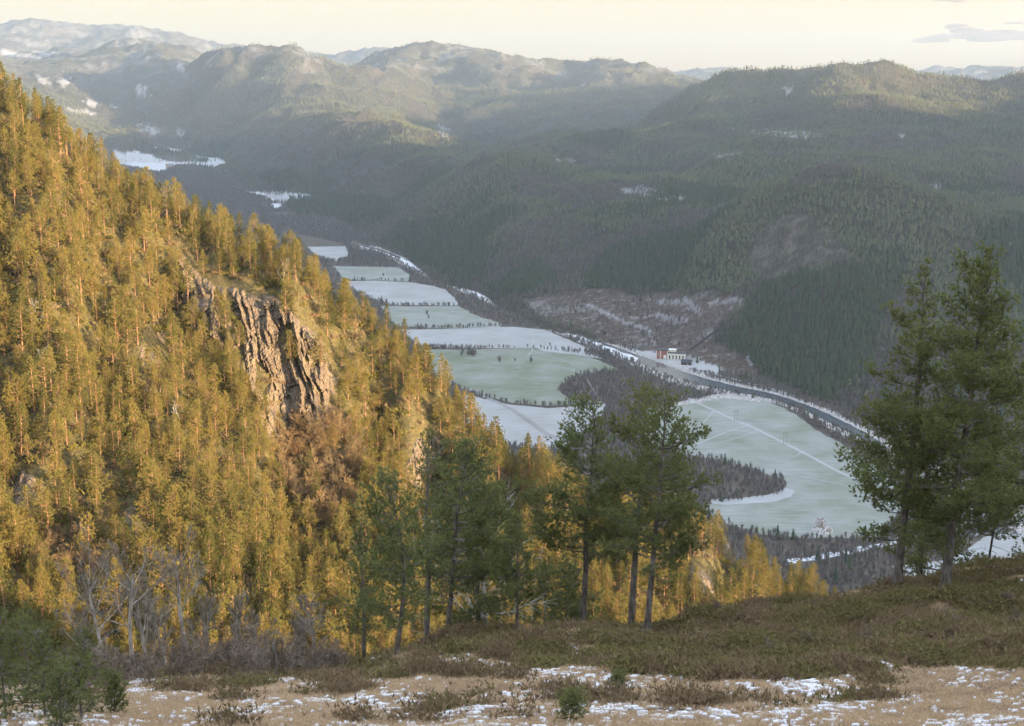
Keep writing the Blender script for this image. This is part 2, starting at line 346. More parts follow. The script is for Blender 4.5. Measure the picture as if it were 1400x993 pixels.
def masks(x, y, z):
    u, v = px(x, y, z); r = np.hypot(x, y); n = fbm(x, y, 90, 4, 101); jit = 3.0 * fbm(x, y, 120, 4, 103)
    snow = np.zeros(len(x)); ok = (y > 800)
    for pl in FARFIELDS: snow[inpoly(u + jit, v + jit * .4, pl) & ok] = 1.0
    jb = 5.0 * fbm(x, y, 60, 4, 104)
    for pl in BOGS: snow[inpoly(u + jb, v + jb * .4, pl) & ok] = .55
    for pl in FARISLE: snow[inpoly(u, v, pl) & ok] = 0.2
    clear = np.where(inpoly(u + jit * 3 + jb, v + jit * 2.2 + jb * .5, CLEAR) & (y > 1500) & (y < 3000), 1.0, 0.0)
    crag = np.where(inpoly(u + jit * 3, v + jit * 3, CRAG) & (y > 2000) & (y < 3000), 1.0, 0.0) + np.where(inpoly(u, v, SCREE) & ok, .8, 0.0)
    for pl in STREAKS: snow[inpoly(u + jb * .5, v + jb * .3, pl) & (y > 1500) & (y < 3200)] = .48
    snow[inpoly(u + jb * .2, v + jb * .1, YARD) & (y > 1700) & (y < 2400)] = .6
    # bare upland: more snow the higher and the farther
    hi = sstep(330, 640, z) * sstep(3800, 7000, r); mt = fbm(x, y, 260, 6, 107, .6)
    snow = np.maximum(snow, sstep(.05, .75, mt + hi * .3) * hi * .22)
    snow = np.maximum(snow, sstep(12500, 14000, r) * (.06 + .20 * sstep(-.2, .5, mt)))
    snow = np.maximum(snow, clear * sstep(.1, .6, n) * .22)
    return snow, crag, clear

# ------------------------------------------------------------------ one terrain sheet, split into its kinds of ground
def build_terrain():
    R = [0.5]
    while R[-1] < 24500:
        r = R[-1]; R.append(r + (1.5 if r < 18 else .16 if r < 70 else max(.3, min(r * .0065, 3.0 if r < 1000 else 1e9))))
    R = np.array(R)
    d = math.radians
    A = np.concatenate([np.linspace(-math.pi, -d(30), 60, endpoint=False), np.linspace(-d(30), -d(21.5), 70, endpoint=False), np.linspace(-d(21.5), d(21.5), 520, endpoint=False), np.linspace(d(21.5), d(30), 70, endpoint=False), np.linspace(d(30), math.pi, 60)])
    RR, AA = np.meshgrid(R, A, indexing='ij'); X = RR * np.sin(AA); Y = RR * np.cos(AA)
    x = X.ravel(); y = Y.ravel()
    z, f, fl, g, mound = height(x, y, True)
    nA = len(A); i = np.arange(len(R) - 1)[:, None] * nA; j = np.arange(nA - 1)[None, :]
    F = np.stack([i + j, i + j + 1, i + nA + j + 1, i + nA + j], -1).reshape(-1, 4)
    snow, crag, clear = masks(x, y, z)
    fr = RR.ravel()[F[:, 0]]; isfl = (np.maximum(f, g) <= fl + .02)
    ff = isfl[F].sum(1) >= 2
    cls = np.where(fr < 130, 0, np.where(ff, 2, np.where(fr < 1250, 1, np.where(fr < 7600, 3, 4))))
    kk = (y > 15) & (y < 90) & (np.abs(x) < 50); pa = np.zeros(len(x)); pa[kk] = knoll_snow(x[kk], y[kk], mound[kk]); z = z + .07 * pa
    V = np.stack([x, y, z], 1)
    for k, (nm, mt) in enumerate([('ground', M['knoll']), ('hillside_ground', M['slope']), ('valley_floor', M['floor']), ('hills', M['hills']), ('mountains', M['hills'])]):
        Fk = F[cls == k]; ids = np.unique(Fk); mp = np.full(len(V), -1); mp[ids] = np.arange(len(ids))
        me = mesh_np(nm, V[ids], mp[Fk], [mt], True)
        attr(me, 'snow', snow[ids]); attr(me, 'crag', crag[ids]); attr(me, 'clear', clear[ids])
        if k == 0: attr(me, 'mound', mound[ids]); attr(me, 'patch', pa[ids]); attr(me, 'peat', peat(V[ids, 0], V[ids, 1]))
        tag(link(nm, me), kind='structure')

def peat(x, y):
    q = hit(915, 972); w = hit(380, 968)
    a = np.exp(-(((x - q[0]) / 1.1) ** 2 + ((y - q[1]) / 1.0) ** 2)); b = np.exp(-(((x - w[0]) / .8) ** 2 + ((y - w[1]) / .8) ** 2)) * .7
    return sstep(.3, .7, a + b + fbm(x, y, .8, 3, 131) * .4)
def knoll_snow(x, y, mound):
    n = fbm(x, y * 1.7, .42, 3, 111, .6) + fbm(x, y * .7, 3.0, 3, 115) * .55 - mound * .30 
    return sstep(.47, .59, n)

# ------------------------------------------------------------------ world, sun, haze
def sky():
    w = bpy.data.worlds.new('World'); sc.world = w; w.use_nodes = True; t = w.node_tree; t.nodes.clear()
    o = t.nodes.new('ShaderNodeOutputWorld'); b = t.nodes.new('ShaderNodeBackground'); s = t.nodes.new('ShaderNodeTexSky')
    s.sky_type = 'NISHITA'; s.sun_disc = False; s.sun_elevation = SUN_EL; s.sun_rotation = SUN_AZ
    s.altitude = 400; s.air_density = 1.0; s.dust_density = 1.0; s.ozone_density = 1.0
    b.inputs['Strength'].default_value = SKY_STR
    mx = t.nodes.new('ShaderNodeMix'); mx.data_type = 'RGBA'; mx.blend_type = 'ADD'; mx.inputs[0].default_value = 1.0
    # added sky fill to lift the ambient: faint at the horizon, bright overhead
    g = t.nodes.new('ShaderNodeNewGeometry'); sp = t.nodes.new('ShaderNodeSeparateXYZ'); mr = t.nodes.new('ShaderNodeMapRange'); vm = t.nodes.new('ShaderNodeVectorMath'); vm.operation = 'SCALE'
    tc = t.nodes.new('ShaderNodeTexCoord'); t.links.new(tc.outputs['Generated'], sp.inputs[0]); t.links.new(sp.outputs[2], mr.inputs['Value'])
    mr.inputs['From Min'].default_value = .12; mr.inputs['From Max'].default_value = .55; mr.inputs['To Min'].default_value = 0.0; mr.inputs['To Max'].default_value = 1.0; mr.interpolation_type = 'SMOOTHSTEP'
    vm.operation = 'MULTIPLY'; cm = t.nodes.new('ShaderNodeMix'); cm.data_type = 'RGBA'; cm.inputs[6].default_value = (*SKY_FILL_WARM, 1); cm.inputs[7].default_value = (*SKY_FILL, 1); t.links.new(mr.outputs[0], cm.inputs[0]); t.links.new(cm.outputs[2], vm.inputs[0]); vm.inputs[1].default_value = (1, 1, 1);  t.links.new(vm.outputs[0], mx.inputs[7]); t.nodes.remove(g)
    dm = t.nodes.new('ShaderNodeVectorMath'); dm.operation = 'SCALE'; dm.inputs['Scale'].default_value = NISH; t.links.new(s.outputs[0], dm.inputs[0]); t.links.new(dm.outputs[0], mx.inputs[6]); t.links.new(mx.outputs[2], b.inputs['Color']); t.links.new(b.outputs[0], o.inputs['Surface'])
    l = bpy.data.lights.new('sun', 'SUN'); l.energy = SUN_STR; l.angle = math.radians(.5); l.color = (1.0, .70, .40)
    so = bpy.data.objects.new('sun', l); COL.objects.link(so)
    d = Vector((SX * math.cos(SUN_EL), SY * math.cos(SUN_EL), math.sin(SUN_EL)))
    so.rotation_euler = d.to_track_quat('Z', 'Y').to_euler()
    sc.view_settings.view_transform = 'Standard'; sc.view_settings.look = 'None'; sc.view_settings.gamma = 1.0
    sc.view_settings.exposure = EXPO
    c = sc.cycles; c.max_bounces = 4; c.diffuse_bounces = 2; c.glossy_bounces = 2; c.transmission_bounces = 2; c.volume_bounces = 0; c.transparent_max_bounces = 4
    c.use_adaptive_sampling = True; c.adaptive_threshold = .02; c.use_denoising = True; c.caustics_reflective = False; c.caustics_refractive = False
def haze():
    m = bpy.data.materials.new('valley_haze'); m.use_nodes = True; t = m.node_tree; t.nodes.clear()
    o = t.nodes.new('ShaderNodeOutputMaterial'); v = t.nodes.new('ShaderNodeVolumePrincipled')
    v.inputs['Color'].default_value = (.64, .81, 1.0, 1); v.inputs['Density'].default_value = HAZE; v.inputs['Anisotropy'].default_value = 0.55
    t.links.new(v.outputs[0], o.inputs['Volume'])
    b = MB(); b.box((0, 0, 0), (46000, 46000, 1540)); o2 = link('haze', b.mesh('haze', [m]), loc=(0, 0, 770 - 202.0))
    tag(o2, 'pale blue air haze filling the whole valley', 'haze', kind='stuff')
SKY_STR, SUN_STR, EXPO, HAZE = 0.05, 5.0, 3.14, 5.1e-5; SKY_FILL = (3.9, 4.3, 4.95); SKY_FILL_WARM = (1.62, 1.16, .74); NISH = .32
M = {}
def mats():
    # knoll: tan bog grass, brown-green heather, snow in patches
    t = NT('bog_and_heather'); n1 = t.noise(1.3, 5, .65); n2 = t.noise(.35, 4, .6); n3 = t.noise(9.0, 4, .7)
    marsh = t.mix(t.ramp(n1, .35, .65), (.205, .138, .096), (.13, .092, .064)); heath = t.mix(t.ramp(n2, .4, .6), (.15, .125, .065), (.22, .165, .105))
    heath = t.mix(t.ramp(n1, .5, .7), heath, (.045, .060, .022))
    c = t.mix(t.attr('mound'), marsh, heath); c = t.mix(t.ramp(n3, .3, .7, 0, .6), c, (.05, .038, .028)); c = t.mix(t.attr('peat'), c, (.014, .011, .009))
    c = t.mix(t.math('MULTIPLY', t.attr('patch'), t.ramp(t.noise(14, 3, .6), .36, .46)), c, (.62, .64, .69))
    M['knoll'] = t.bsdf(c, .9, .1, t.bump(n3, .7, .06))
    t = NT('spur_ground'); n1 = t.noise(.25, 5, .6); n2 = t.noise(1.2, 5, .7)
    c = t.mix(t.ramp(n1, .4, .6), (.085, .078, .032), (.13, .105, .050)); c = t.mix(t.ramp(n2, .45, .62), c, (.055, .050, .028))
    M['slope'] = t.bsdf(c, .9, .1, t.bump(n2, .9, .8))
    t = NT('valley_ground'); n1 = t.noise(.02, 5, .6); n2 = t.noise(.12, 5, .7)
    c = t.mix(t.ramp(n1, .4, .6), (.055, .046, .040), (.085, .072, .060)); c = t.mix(t.ramp(n2, .53, .66), c, (.12, .115, .11)); c = t.mix(t.attr('snow'), c, (.42, .44, .48))
    M['floor'] = t.bsdf(c, .9, .1)
    t = NT('wooded_hills'); n1 = t.noise(.004, 5, .6); n2 = t.noise(.05, 5, .7); n3 = t.noise(.018, 9, .80)
    c = t.mix(t.ramp(n1, .4, .6), (.062, .064, .052), (.100, .088, .075)); c = t.mix(t.ramp(n2, .4, .65), c, (.055, .058, .044))
    cl = t.mix(t.ramp(t.noise(.07, 6, .8), .52, .64), (.115, .092, .080), (.32, .30, .31)); c = t.mix(t.attr('clear'), c, cl)
    rk = t.mix(t.ramp(t.noise(.03, 5, .7, t.mapv(t.pos(), (1, 1, .35))), .42, .58), (.10, .09, .085), (.26, .235, .22)); c = t.mix(t.math('MULTIPLY', t.attr('crag'), .5), c, rk)
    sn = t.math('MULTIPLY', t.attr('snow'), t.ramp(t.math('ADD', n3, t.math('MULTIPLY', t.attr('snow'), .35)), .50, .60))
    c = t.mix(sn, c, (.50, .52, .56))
    M['hills'] = t.bsdf(c, .95, .05, t.bump(t.math('ADD', n3, t.math('MULTIPLY', t.noise(.004, 8, .7), 2.0)), 1.0, 22.0))
    # fields: pale frost over grass, rows and drifts in it
    def field(nm, fr, grass=(.120, .140, .096)):
        t = NT(nm); p = t.mapv(t.pos(), (.03, .16, 1), (0, 0, math.radians(20))); a = t.noise(1.0, 5, .65, p); b = t.noise(.016, 6, .62); d = t.noise(.9, 4, .7)
        f = t.math('ADD', t.math('ADD', t.math('MULTIPLY', t.math('SUBTRACT', a, .5), .9), t.math('MULTIPLY', t.math('SUBTRACT', b, .5), 1.3)), t.math('MULTIPLY', t.math('SUBTRACT', d, .5), .5))
        f = t.math('ADD', f, fr, True)
        return t.bsdf(t.mix(f, grass, (.30, .315, .34)), .85, .1)
    M['field_snow'] = field('snowy_field', .70, (.17, .165, .14)); M['field_frost'] = field('frosted_grass', .40); M['field_green'] = field('thin_frost_grass', .20); M['field_mid'] = field('mixed_frost_field', .6)
    M['track'] = field('snow_track', .80, (.22, .23, .21)); M['lane'] = field('gritted_lane', .30, (.17, .165, .16))
    t = NT('cold_river'); n = t.noise(.5, 3, .5, t.mapv(t.pos(), (1, .4, 1)))
    M['water'] = t.bsdf((.038, .052, .066), .16, .5, t.bump(n, .12, .3))
    t = NT('river_ice'); n = t.noise(.25, 5, .7); M['ice'] = t.bsdf(t.mix(t.ramp(n, .42, .56), (.10, .13, .17), (.74, .77, .82)), .5, .3)
    t = NT('river_bank'); n = t.noise(.3, 5, .7); M['bank'] = t.bsdf(t.mix(t.ramp(n, .45, .55), (.15, .125, .10), (.44, .45, .47)), .9, .1)
    t = NT('schist'); co = t.n('ShaderNodeTexCoord').outputs['Object']; v = t.mapv(co, (1.0, 1.0, .16), (0, math.radians(-20), 0)); n = t.noise(1.3, 6, .7, v); n2 = t.noise(.35, 4, .6, co); n4 = t.noise(4.0, 4, .7, co)
    c = t.mix(t.ramp(n, .36, .62), (.056, .045, .034), (.195, .152, .113)); c = t.mix(t.ramp(n2, .5, .68, 0, .6), c, (.24, .21, .13)); c = t.mix(t.ramp(n4, .55, .7, 0, .5), c, (.16, .13, .10))
    M['rock'] = t.bsdf(c, .85, .2, t.bump(n, 1.0, .7))
    M['needle'] = leafmat('pine_needles', (.140, .162, .062), (.225, .23, .084), (.165, .20, .08), .4)
    M['needle_young'] = leafmat('young_pine_needles', (.135, .155, .055), (.20, .215, .078), (.15, .17, .07), .4)
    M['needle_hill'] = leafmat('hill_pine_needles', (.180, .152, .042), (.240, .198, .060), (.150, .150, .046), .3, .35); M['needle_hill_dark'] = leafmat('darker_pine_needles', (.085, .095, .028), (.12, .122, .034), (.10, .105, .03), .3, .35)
    M['bark'] = barkmat('grey_pine_bark', (.075, .062, .052), (.20, .18, .165)); M['bark_red'] = barkmat('warm_pine_bark', (.16, .085, .05), (.30, .19, .12), 3.0)
    M['birch'] = barkmat('bare_twig_bark', (.13, .11, .092), (.28, .245, .205)); M['birch_trunk'] = barkmat('pale_birch_bark', (.20, .175, .145), (.40, .36, .31)); M['twigbrown'] = barkmat('brown_twigs_bark', (.13, .10, .08), (.21, .17, .14)); M['dead'] = barkmat('silver_dead_wood', (.22, .21, .20), (.42, .41, .40))
    M['brush'] = leafmat('brown_twigs', (.19, .125, .068), (.25, .175, .095), (.17, .14, .085), .2)
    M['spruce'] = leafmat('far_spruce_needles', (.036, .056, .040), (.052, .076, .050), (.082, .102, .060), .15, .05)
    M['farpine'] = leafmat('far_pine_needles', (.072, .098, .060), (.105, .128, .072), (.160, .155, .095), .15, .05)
    M['farbare'] = leafmat('far_bare_twigs', (.140, .128, .126), (.172, .156, .150), (.128, .124, .128), .15, .05)
    M['farbark'] = barkmat('far_trunk_bark', (.12, .10, .085), (.22, .20, .18), .5)
    M['heather'] = leafmat('heather_sprigs', (.18, .130, .080), (.14, .125, .058), (.27, .19, .125), .2, .5)
    M['moss'] = leafmat('green_ground_sprigs', (.16, .155, .058), (.23, .195, .08), (.17, .135, .07), .2, .5)
    M['straw'] = leafmat('dead_bog_grass', (.52, .38, .24), (.42, .29, .18), (.60, .48, .33), .3, .5)
    def plain(nm, c, r=.7, **k):
        t = NT(nm); n = t.noise(k.get('s', 1.0), 4, .6); M[nm] = t.bsdf(t.mix(t.ramp(n, .35, .65), c, tuple(q * .8 for q in c)), r, .2)
    plain('red_brick', (.30, .13, .10), .85); plain('cream_render', (.72, .70, .62), .8); plain('dark_roof_felt', (.05, .055, .065), .7); plain('window_frame_paint', (.75, .75, .72), .5)
    plain('dark_boards', (.050, .038, .030), .85); plain('steel_pipe', (.045, .05, .055), .5); plain('pole_wood', (.24, .21, .18), .85); plain('wire_metal', (.10, .10, .10), .5); plain('yellow_boards', (.55, .40, .20), .8); plain('red_boards', (.22, .06, .045), .8); plain('grey_roof', (.16, .17, .18), .8); plain('snow_cap', (.76, .78, .82), .8)
    plain('porcelain', (.4, .36, .32), .3)
    t = NT('window_glass'); M['glass'] = t.bsdf((.03, .04, .05), .1, .6)
mats()
# ------------------------------------------------------------------ vegetation generators
def blades(Pn, Dn, k, length, width, spread, r, droop=0.0):
    """k narrow triangles from each point Pn, fanned about direction Dn"""
    n = len(Pn); Pn = np.repeat(Pn, k, 0); D = np.repeat(Dn, k, 0) + r.normal(0, spread, (n * k, 3)); D[:, 2] -= droop
    D /= np.linalg.norm(D, axis=1)[:, None] + 1e-9
    L = length * r.uniform(.6, 1.25, (n * k, 1)); W = np.cross(D, r.normal(0, 1, (n * k, 3))); W /= np.linalg.norm(W, axis=1)[:, None] + 1e-9
    W *= width * r.uniform(.7, 1.3, (n * k, 1))
    a = Pn - W * .5; b = Pn + W * .5; c = Pn + D * L
    V = np.stack([a, b, c], 1).reshape(-1, 3); F = np.arange(len(V)).reshape(-1, 3)
    return V, F
def unit(v): v = np.asarray(v, float); return v / (np.linalg.norm(v) + 1e-9)

def pine(seed, h, base=.3, spread=.24, tufts=1.0, needle=(.16, .035), k=9, lean=(0, 0), r0=None, sides=7, dens=1.0, top=1.0, bend=.0, dead=.5, clump=.0, branch_sides=3):
    """Scots pine: a trunk with upswept limbs, needle sprays along their outer twigs. Returns (wood MB, crown V, F)"""
    r = np.random.default_rng(seed); wood = MB(); n = 14; t = np.linspace(0, 1, n)
    wob = np.cumsum(r.normal(0, .006 * h, (n, 2)), 0) * t[:, None]
    tr = np.stack([lean[0] * h * (t + bend * np.sin(t * 3.1)) + wob[:, 0], lean[1] * h * t + wob[:, 1], t * h], 1)
    tr[0, 2] = -.35
    r0 = r0 or h * .0135; rad = r0 * (1 - t) ** .75 * (1 + .5 * np.exp(-t * 26)) + .006 * h * .12
    wood.tube(tr, rad, sides)
    at = lambda q: np.array([np.interp(q, t, tr[:, i]) for i in range(3)])
    TP, TD = [], []
    nl = int(52 * dens); ang = r.uniform(0, 6.28)
    side = 1 + .35 * np.sin(np.arange(8) + seed)                     # crown fuller on some sides
    for i in range(nl):
        q = base + (1 - base) * ((i + r.uniform(0, 1)) / nl) ** .92
        ang += 2.4 + r.normal(0, .35); rel = (q - base) / (1 - base)
        prof = (1 - rel) ** .62 * (.55 + .45 * min(1, rel * 4 + .2)) * top + .06
        L = h * spread * prof * r.uniform(.55, 1.2) * side[int(ang / 6.2832 * 8) % 8]
        el = math.radians(r.uniform(2, 22) + 45 * rel ** 2 - 18 * (1 - rel) * r.random())
        d = np.array([math.cos(ang) * math.cos(el), math.sin(ang) * math.cos(el), math.sin(el)])
        m = 6; s = np.linspace(0, 1, m); p0 = at(q)
        sag = -.10 * L * np.sin(s * math.pi * .8) + .16 * L * s ** 2
        pth = p0 + d * (s * L)[:, None] + np.stack([0 * s, 0 * s, sag], 1) + np.cumsum(r.normal(0, .022 * L, (m, 3)), 0)
        wood.tube(pth, np.linspace(max(.012 * h * .12, L * .022), .008, m), branch_sides, False)
        nb = max(3, int(L * 7.5 * tufts ** .5)) if tufts > .3 else max(2, int(L * 2.2))
        for b in range(nb):
            sb = .25 + .78 * (b + r.random()) / nb; sb = min(sb, 1.0)
            pb = np.array([np.interp(sb, s, pth[:, c]) for c in range(3)])
            db = unit(d * .8 + np.array([r.normal(0, .75), r.normal(0, .75), r.uniform(-.1, .75)])); Lb = L * (.20 + .28 * (1 - sb)) * r.uniform(.6, 1.3) + .12
            if tufts > .3 and branch_sides >= 3: wood.tube([pb, pb + db * Lb], [.012, .005], 3, False)
            nt = max(2, int(Lb * 15 * tufts))
            if clump and r.random() < clump: continue
            ss = r.uniform(.15, 1.08, nt) ** .7
            off = r.normal(0, .075 * (1 if tufts > .3 else 2.6), (nt, 3)) * (1 + Lb)
            TP.append(pb + db * (ss * Lb)[:, None] + off); TD.append(np.tile(db * .7 + d * .2 + np.array([0, 0, .5]), (nt, 1)))
    # dry twigs below the crown
    for i in range(int(14 * dead)):
        q = r.uniform(.10, base + .08); a = r.uniform(0, 6.28); L = h * r.uniform(.03, .11); d = np.array([math.cos(a), math.sin(a), r.uniform(-.45, .2)])
        p0 = at(q); m1 = p0 + d * L * .5; m2 = m1 + (d + r.normal(0, .35, 3)) * L * .5
        wood.tube([p0, m1, m2], [.016, .010, .004], 3, False)
        for j in range(3): e = m1 + (m2 - m1) * r.random(); wood.tube([e, e + r.normal(0, .35, 3) * L * .5], [.008, .003], 3, False)
    TP = np.concatenate(TP); TD = np.concatenate(TD)
    V, F = blades(TP, TD, k, needle[0], needle[1], .62, r)
    return wood, V, F

def bare(seed, h, depth=5, r0=None, spread=.55, stems=1, first=.25, n0=6, lean=0.0, twig=.004):
    r = np.random.default_rng(seed); w = MB(); tw = MB()
    def grow(p, d, L, rad, lev):
        m = 5 if lev < 2 else 3; pts = [p]; dd = d
        for i in range(m): dd = unit(dd + r.normal(0, .075, 3) + np.array([0, 0, .05])); pts.append(pts[-1] + dd * L / m)
        rr = np.linspace(rad, max(twig, rad * .55), m + 1)
        (w if lev < 2 else tw).tube(pts, rr, 6 if lev == 0 else 3, False)
        if lev >= depth: return
        kids = [n0 + 3, 5, 4, 3, 3, 2][min(lev, 5)]
        for i in range(kids):
            q = (first if lev == 0 else .25) + (1 - (first if lev == 0 else .25)) * (i + r.random()) / kids
            idx = q * m; a = int(min(idx, m - 1)); pp = pts[a] + (pts[a + 1] - pts[a]) * (idx - a)
            nd = unit(dd * .55 + r.normal(0, spread, 3) + np.array([0, 0, .22]))
            grow(pp, nd, L * (.52 if lev == 0 else .62) * (1.12 - .55 * q) * r.uniform(.7, 1.2), max(twig, rad * (1 - .6 * q) * .5), lev + 1)
    for s in range(stems):
        d = unit([lean + r.normal(0, .06 + .16 * (stems > 1)), r.normal(0, .06 + .16 * (stems > 1)), 1]); grow(np.array([r.normal(0, .12 * (stems > 1)), r.normal(0, .12 * (stems > 1)), -.15]), d, h * .82 * r.uniform(.8, 1.05), r0 or h * .011, 0)
    return w, tw

def mesh_of(name, V, F, mats_, smooth=False): return mesh_np(name, V, F, mats_, smooth)

def low_tree(kind, seed):
    """small trees of the far slopes, unit height; one mesh with trunk and crown"""
    r = np.random.default_rng(seed); V = []; F = []; fm = []; n = 0
    def add(v, f, m):
        nonlocal n
        v = np.asarray(v, float); f = np.asarray(f, int); V.append(v); F.append(f + n); fm.append(np.full(len(f), m)); n += len(v)
    def cone(z0, z1, rad, k, jag, m, cx=0, cy=0):
        a = np.arange(k) * 6.2832 / k + r.random() * 6; rr = rad * r.uniform(1 - jag, 1 + jag, k); zz = z0 + r.uniform(-.02, .03, k)
        v = [[cx + math.cos(q) * w, cy + math.sin(q) * w, z] for q, w, z in zip(a, rr, zz)] + [[cx, cy, z1]]
        add(v, [[i, (i + 1) % k, k] for i in range(k)], m)
    cone(0, .9, .018, 4, 0, 0)
    if kind == 'spruce':
        L = 6
        for i in range(L):
            q = i / L; cone(.08 + .80 * q, .08 + .80 * q + .30 * (1 - q * .4), .155 * (1 - q) ** .8 + .02, 7, .32, 1, r.normal(0, .006), r.normal(0, .006))
    elif kind == 'pine':
        for i in range(11):
            q = r.uniform(.38, .92); a = r.uniform(0, 6.28); rad = .14 * (1.25 - q) * r.random(); s = .11 * (1.35 - q) * r.uniform(.8, 1.4)
            cone(q - s * .5, q + s * .9, s, 6, .35, 1, math.cos(a) * rad * 1.4, math.sin(a) * rad * 1.4)
        cone(.84, 1.0, .06, 5, .3, 1)
    else:
        N = 34; p = np.stack([r.normal(0, .035, N), r.normal(0, .035, N), r.uniform(.12, .62, N)], 1); d = np.stack([r.normal(0, .30, N), r.normal(0, .30, N), r.uniform(.5, 1.1, N)], 1)
        v, f = blades(p, d, 1, .42, .055, .1, r); add(v, f, 1)
    mt = {'spruce': M['spruce'], 'pine': M['farpine'], 'bare': M['farbare']}[kind]
    return mesh_np('far_' + kind, np.concatenate(V), np.concatenate(F), [M['farbark'], mt], False, np.concatenate(fm))

def scatter(name, pts, rot, scl, idx, meshes, label, cat, tilt=None):
    """one counted-as-a-mass object: instances of a few meshes on a cloud of points"""
    c = bpy.data.collections.new(name + '_sources')
    for i, me in enumerate(meshes):
        o = bpy.data.objects.new('a%02d_%s' % (i, name), me); c.objects.link(o)
    me = bpy.data.meshes.new(name); me.vertices.add(len(pts)); me.vertices.foreach_set('co', np.asarray(pts, np.float32).ravel()); me.update()
    attr(me, 'rot', rot); attr(me, 'scl', scl); attr(me, 'idx', idx, 'INT')
    g = bpy.data.node_groups.new(name, 'GeometryNodeTree'); g.interface.new_socket('Geometry', in_out='INPUT', socket_type='NodeSocketGeometry'); g.interface.new_socket('Geometry', in_out='OUTPUT', socket_type='NodeSocketGeometry')
    N = g.nodes.new; i = N('NodeGroupInput'); o = N('NodeGroupOutput'); ip = N('GeometryNodeInstanceOnPoints'); ci = N('GeometryNodeCollectionInfo')
    ci.inputs['Collection'].default_value = c; ci.inputs['Separate Children'].default_value = True; ci.inputs['Reset Children'].default_value = True
    def na(nm, ty): q = N('GeometryNodeInputNamedAttribute'); q.data_type = ty; q.inputs['Name'].default_value = nm; return q.outputs['Attribute']
    cx = N('ShaderNodeCombineXYZ'); L = g.links.new
    L(na('rot', 'FLOAT'), cx.inputs[2]); L(i.outputs[0], ip.inputs['Points']); L(ci.outputs[0], ip.inputs['Instance']); ip.inputs['Pick Instance'].default_value = True
    L(na('idx', 'INT'), ip.inputs['Instance Index']); L(cx.outputs[0], ip.inputs['Rotation']); L(na('scl', 'FLOAT'), ip.inputs['Scale']); L(ip.outputs[0], o.inputs[0])
    ob = link(name, me); md = ob.modifiers.new('scatter', 'NODES'); md.node_group = g
    return tag(ob, label, cat, kind='stuff')

def two_part(name, label, cat, loc, rz, wood_me, crown_me, group=None, crown_name='crown', scale=1.0):
    o = link(name, None, loc=loc, rz=rz); o.scale = (scale,) * 3; o.empty_display_size = .3
    link('trunk', wood_me, o); 
    if crown_me: link(crown_name, crown_me, o)
    return tag(o, label, cat, group)
def copy_tree(o):
    c = o.copy(); COL.objects.link(c)
    for ch in list(o.children):
        k = ch.copy(); COL.objects.link(k); k.parent = c
    return c
# ------------------------------------------------------------------ far woods
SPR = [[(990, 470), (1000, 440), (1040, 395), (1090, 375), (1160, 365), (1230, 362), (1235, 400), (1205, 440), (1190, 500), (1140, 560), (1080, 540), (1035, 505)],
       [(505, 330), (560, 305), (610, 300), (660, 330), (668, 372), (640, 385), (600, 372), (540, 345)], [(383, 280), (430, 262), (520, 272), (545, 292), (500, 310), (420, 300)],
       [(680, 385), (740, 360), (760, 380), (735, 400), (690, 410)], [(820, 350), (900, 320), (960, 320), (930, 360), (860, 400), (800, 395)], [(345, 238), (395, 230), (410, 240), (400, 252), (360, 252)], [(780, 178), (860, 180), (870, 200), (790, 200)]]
BARE = [[(660, 380), (680, 320), (760, 300), (850, 320), (880, 350), (800, 390), (740, 365), (700, 395)], [(1000, 400), (1110, 340), (1180, 350), (1100, 372), (1040, 395), (1000, 430)], [(1150, 560), (1190, 480), (1240, 470), (1300, 560), (1260, 640), (1190, 600)],
        [(450, 230), (520, 205), (545, 220), (500, 260), (455, 270)], [(330, 200), (440, 170), (470, 190), (430, 240), (340, 240)], [(600, 385), (660, 395), (740, 420), (740, 440), (700, 425), (640, 400)]]
def polar_pts(r0, r1, per, hw=27):
    a = math.radians(hw); n = int((r1 * r1 - r0 * r0) * a / per)
    th = rng.uniform(-a, a, n); r = np.sqrt(rng.uniform(r0 * r0, r1 * r1, n)); return r * np.sin(th), r * np.cos(th)
# bare woods on the flat valley floor, photo polygons laid down on z = 0
FLOORWOOD = [[(765, 533), (775, 520), (800, 512), (830, 506), (870, 518), (905, 530), (935, 545), (930, 552), (880, 556), (828, 552), (780, 545)],
             [(945, 625), (985, 632), (1030, 645), (1066, 658), (1070, 670), (1030, 680), (985, 684), (955, 682)],
             [(560, 372), (600, 380), (640, 398), (680, 420), (720, 436), (722, 446), (690, 446), (650, 436), (628, 418), (612, 400), (565, 388)],
             [(480, 345), (520, 340), (548, 350), (548, 364), (500, 366), (476, 358)],
             [(845, 500), (900, 520), (960, 534), (1030, 545), (1090, 560), (1135, 578), (1180, 600), (1180, 625), (1140, 606), (1090, 578), (1030, 556), (960, 548), (900, 540), (850, 512)],
             [(1040, 738), (1180, 732), (1200, 740), (1180, 752), (1060, 768)], [(1070, 778), (1190, 752), (1330, 775), (1330, 860), (1080, 860)],
             [(800, 478), (830, 488), (860, 500), (850, 506), (820, 497)], [(900, 505), (950, 520), (1020, 530), (1100, 550), (1160, 575), (1250, 640), (1260, 625), (1160, 560), (1090, 535), (1020, 520), (960, 515)],
             [(720, 425), (790, 455), (850, 478), (845, 484), (780, 465), (715, 440)], [(200, 236), (330, 232), (420, 262), (335, 261), (320, 270), (230, 262)], [(180, 195), (330, 198), (400, 240), (480, 290), (520, 330), (470, 325), (420, 320), (380, 276), (430, 268), (310, 225), (290, 214), (180, 205)], [(1180, 640), (1250, 650), (1260, 700), (1190, 690)],
             [(655, 590), (600, 560), (600, 600)]]
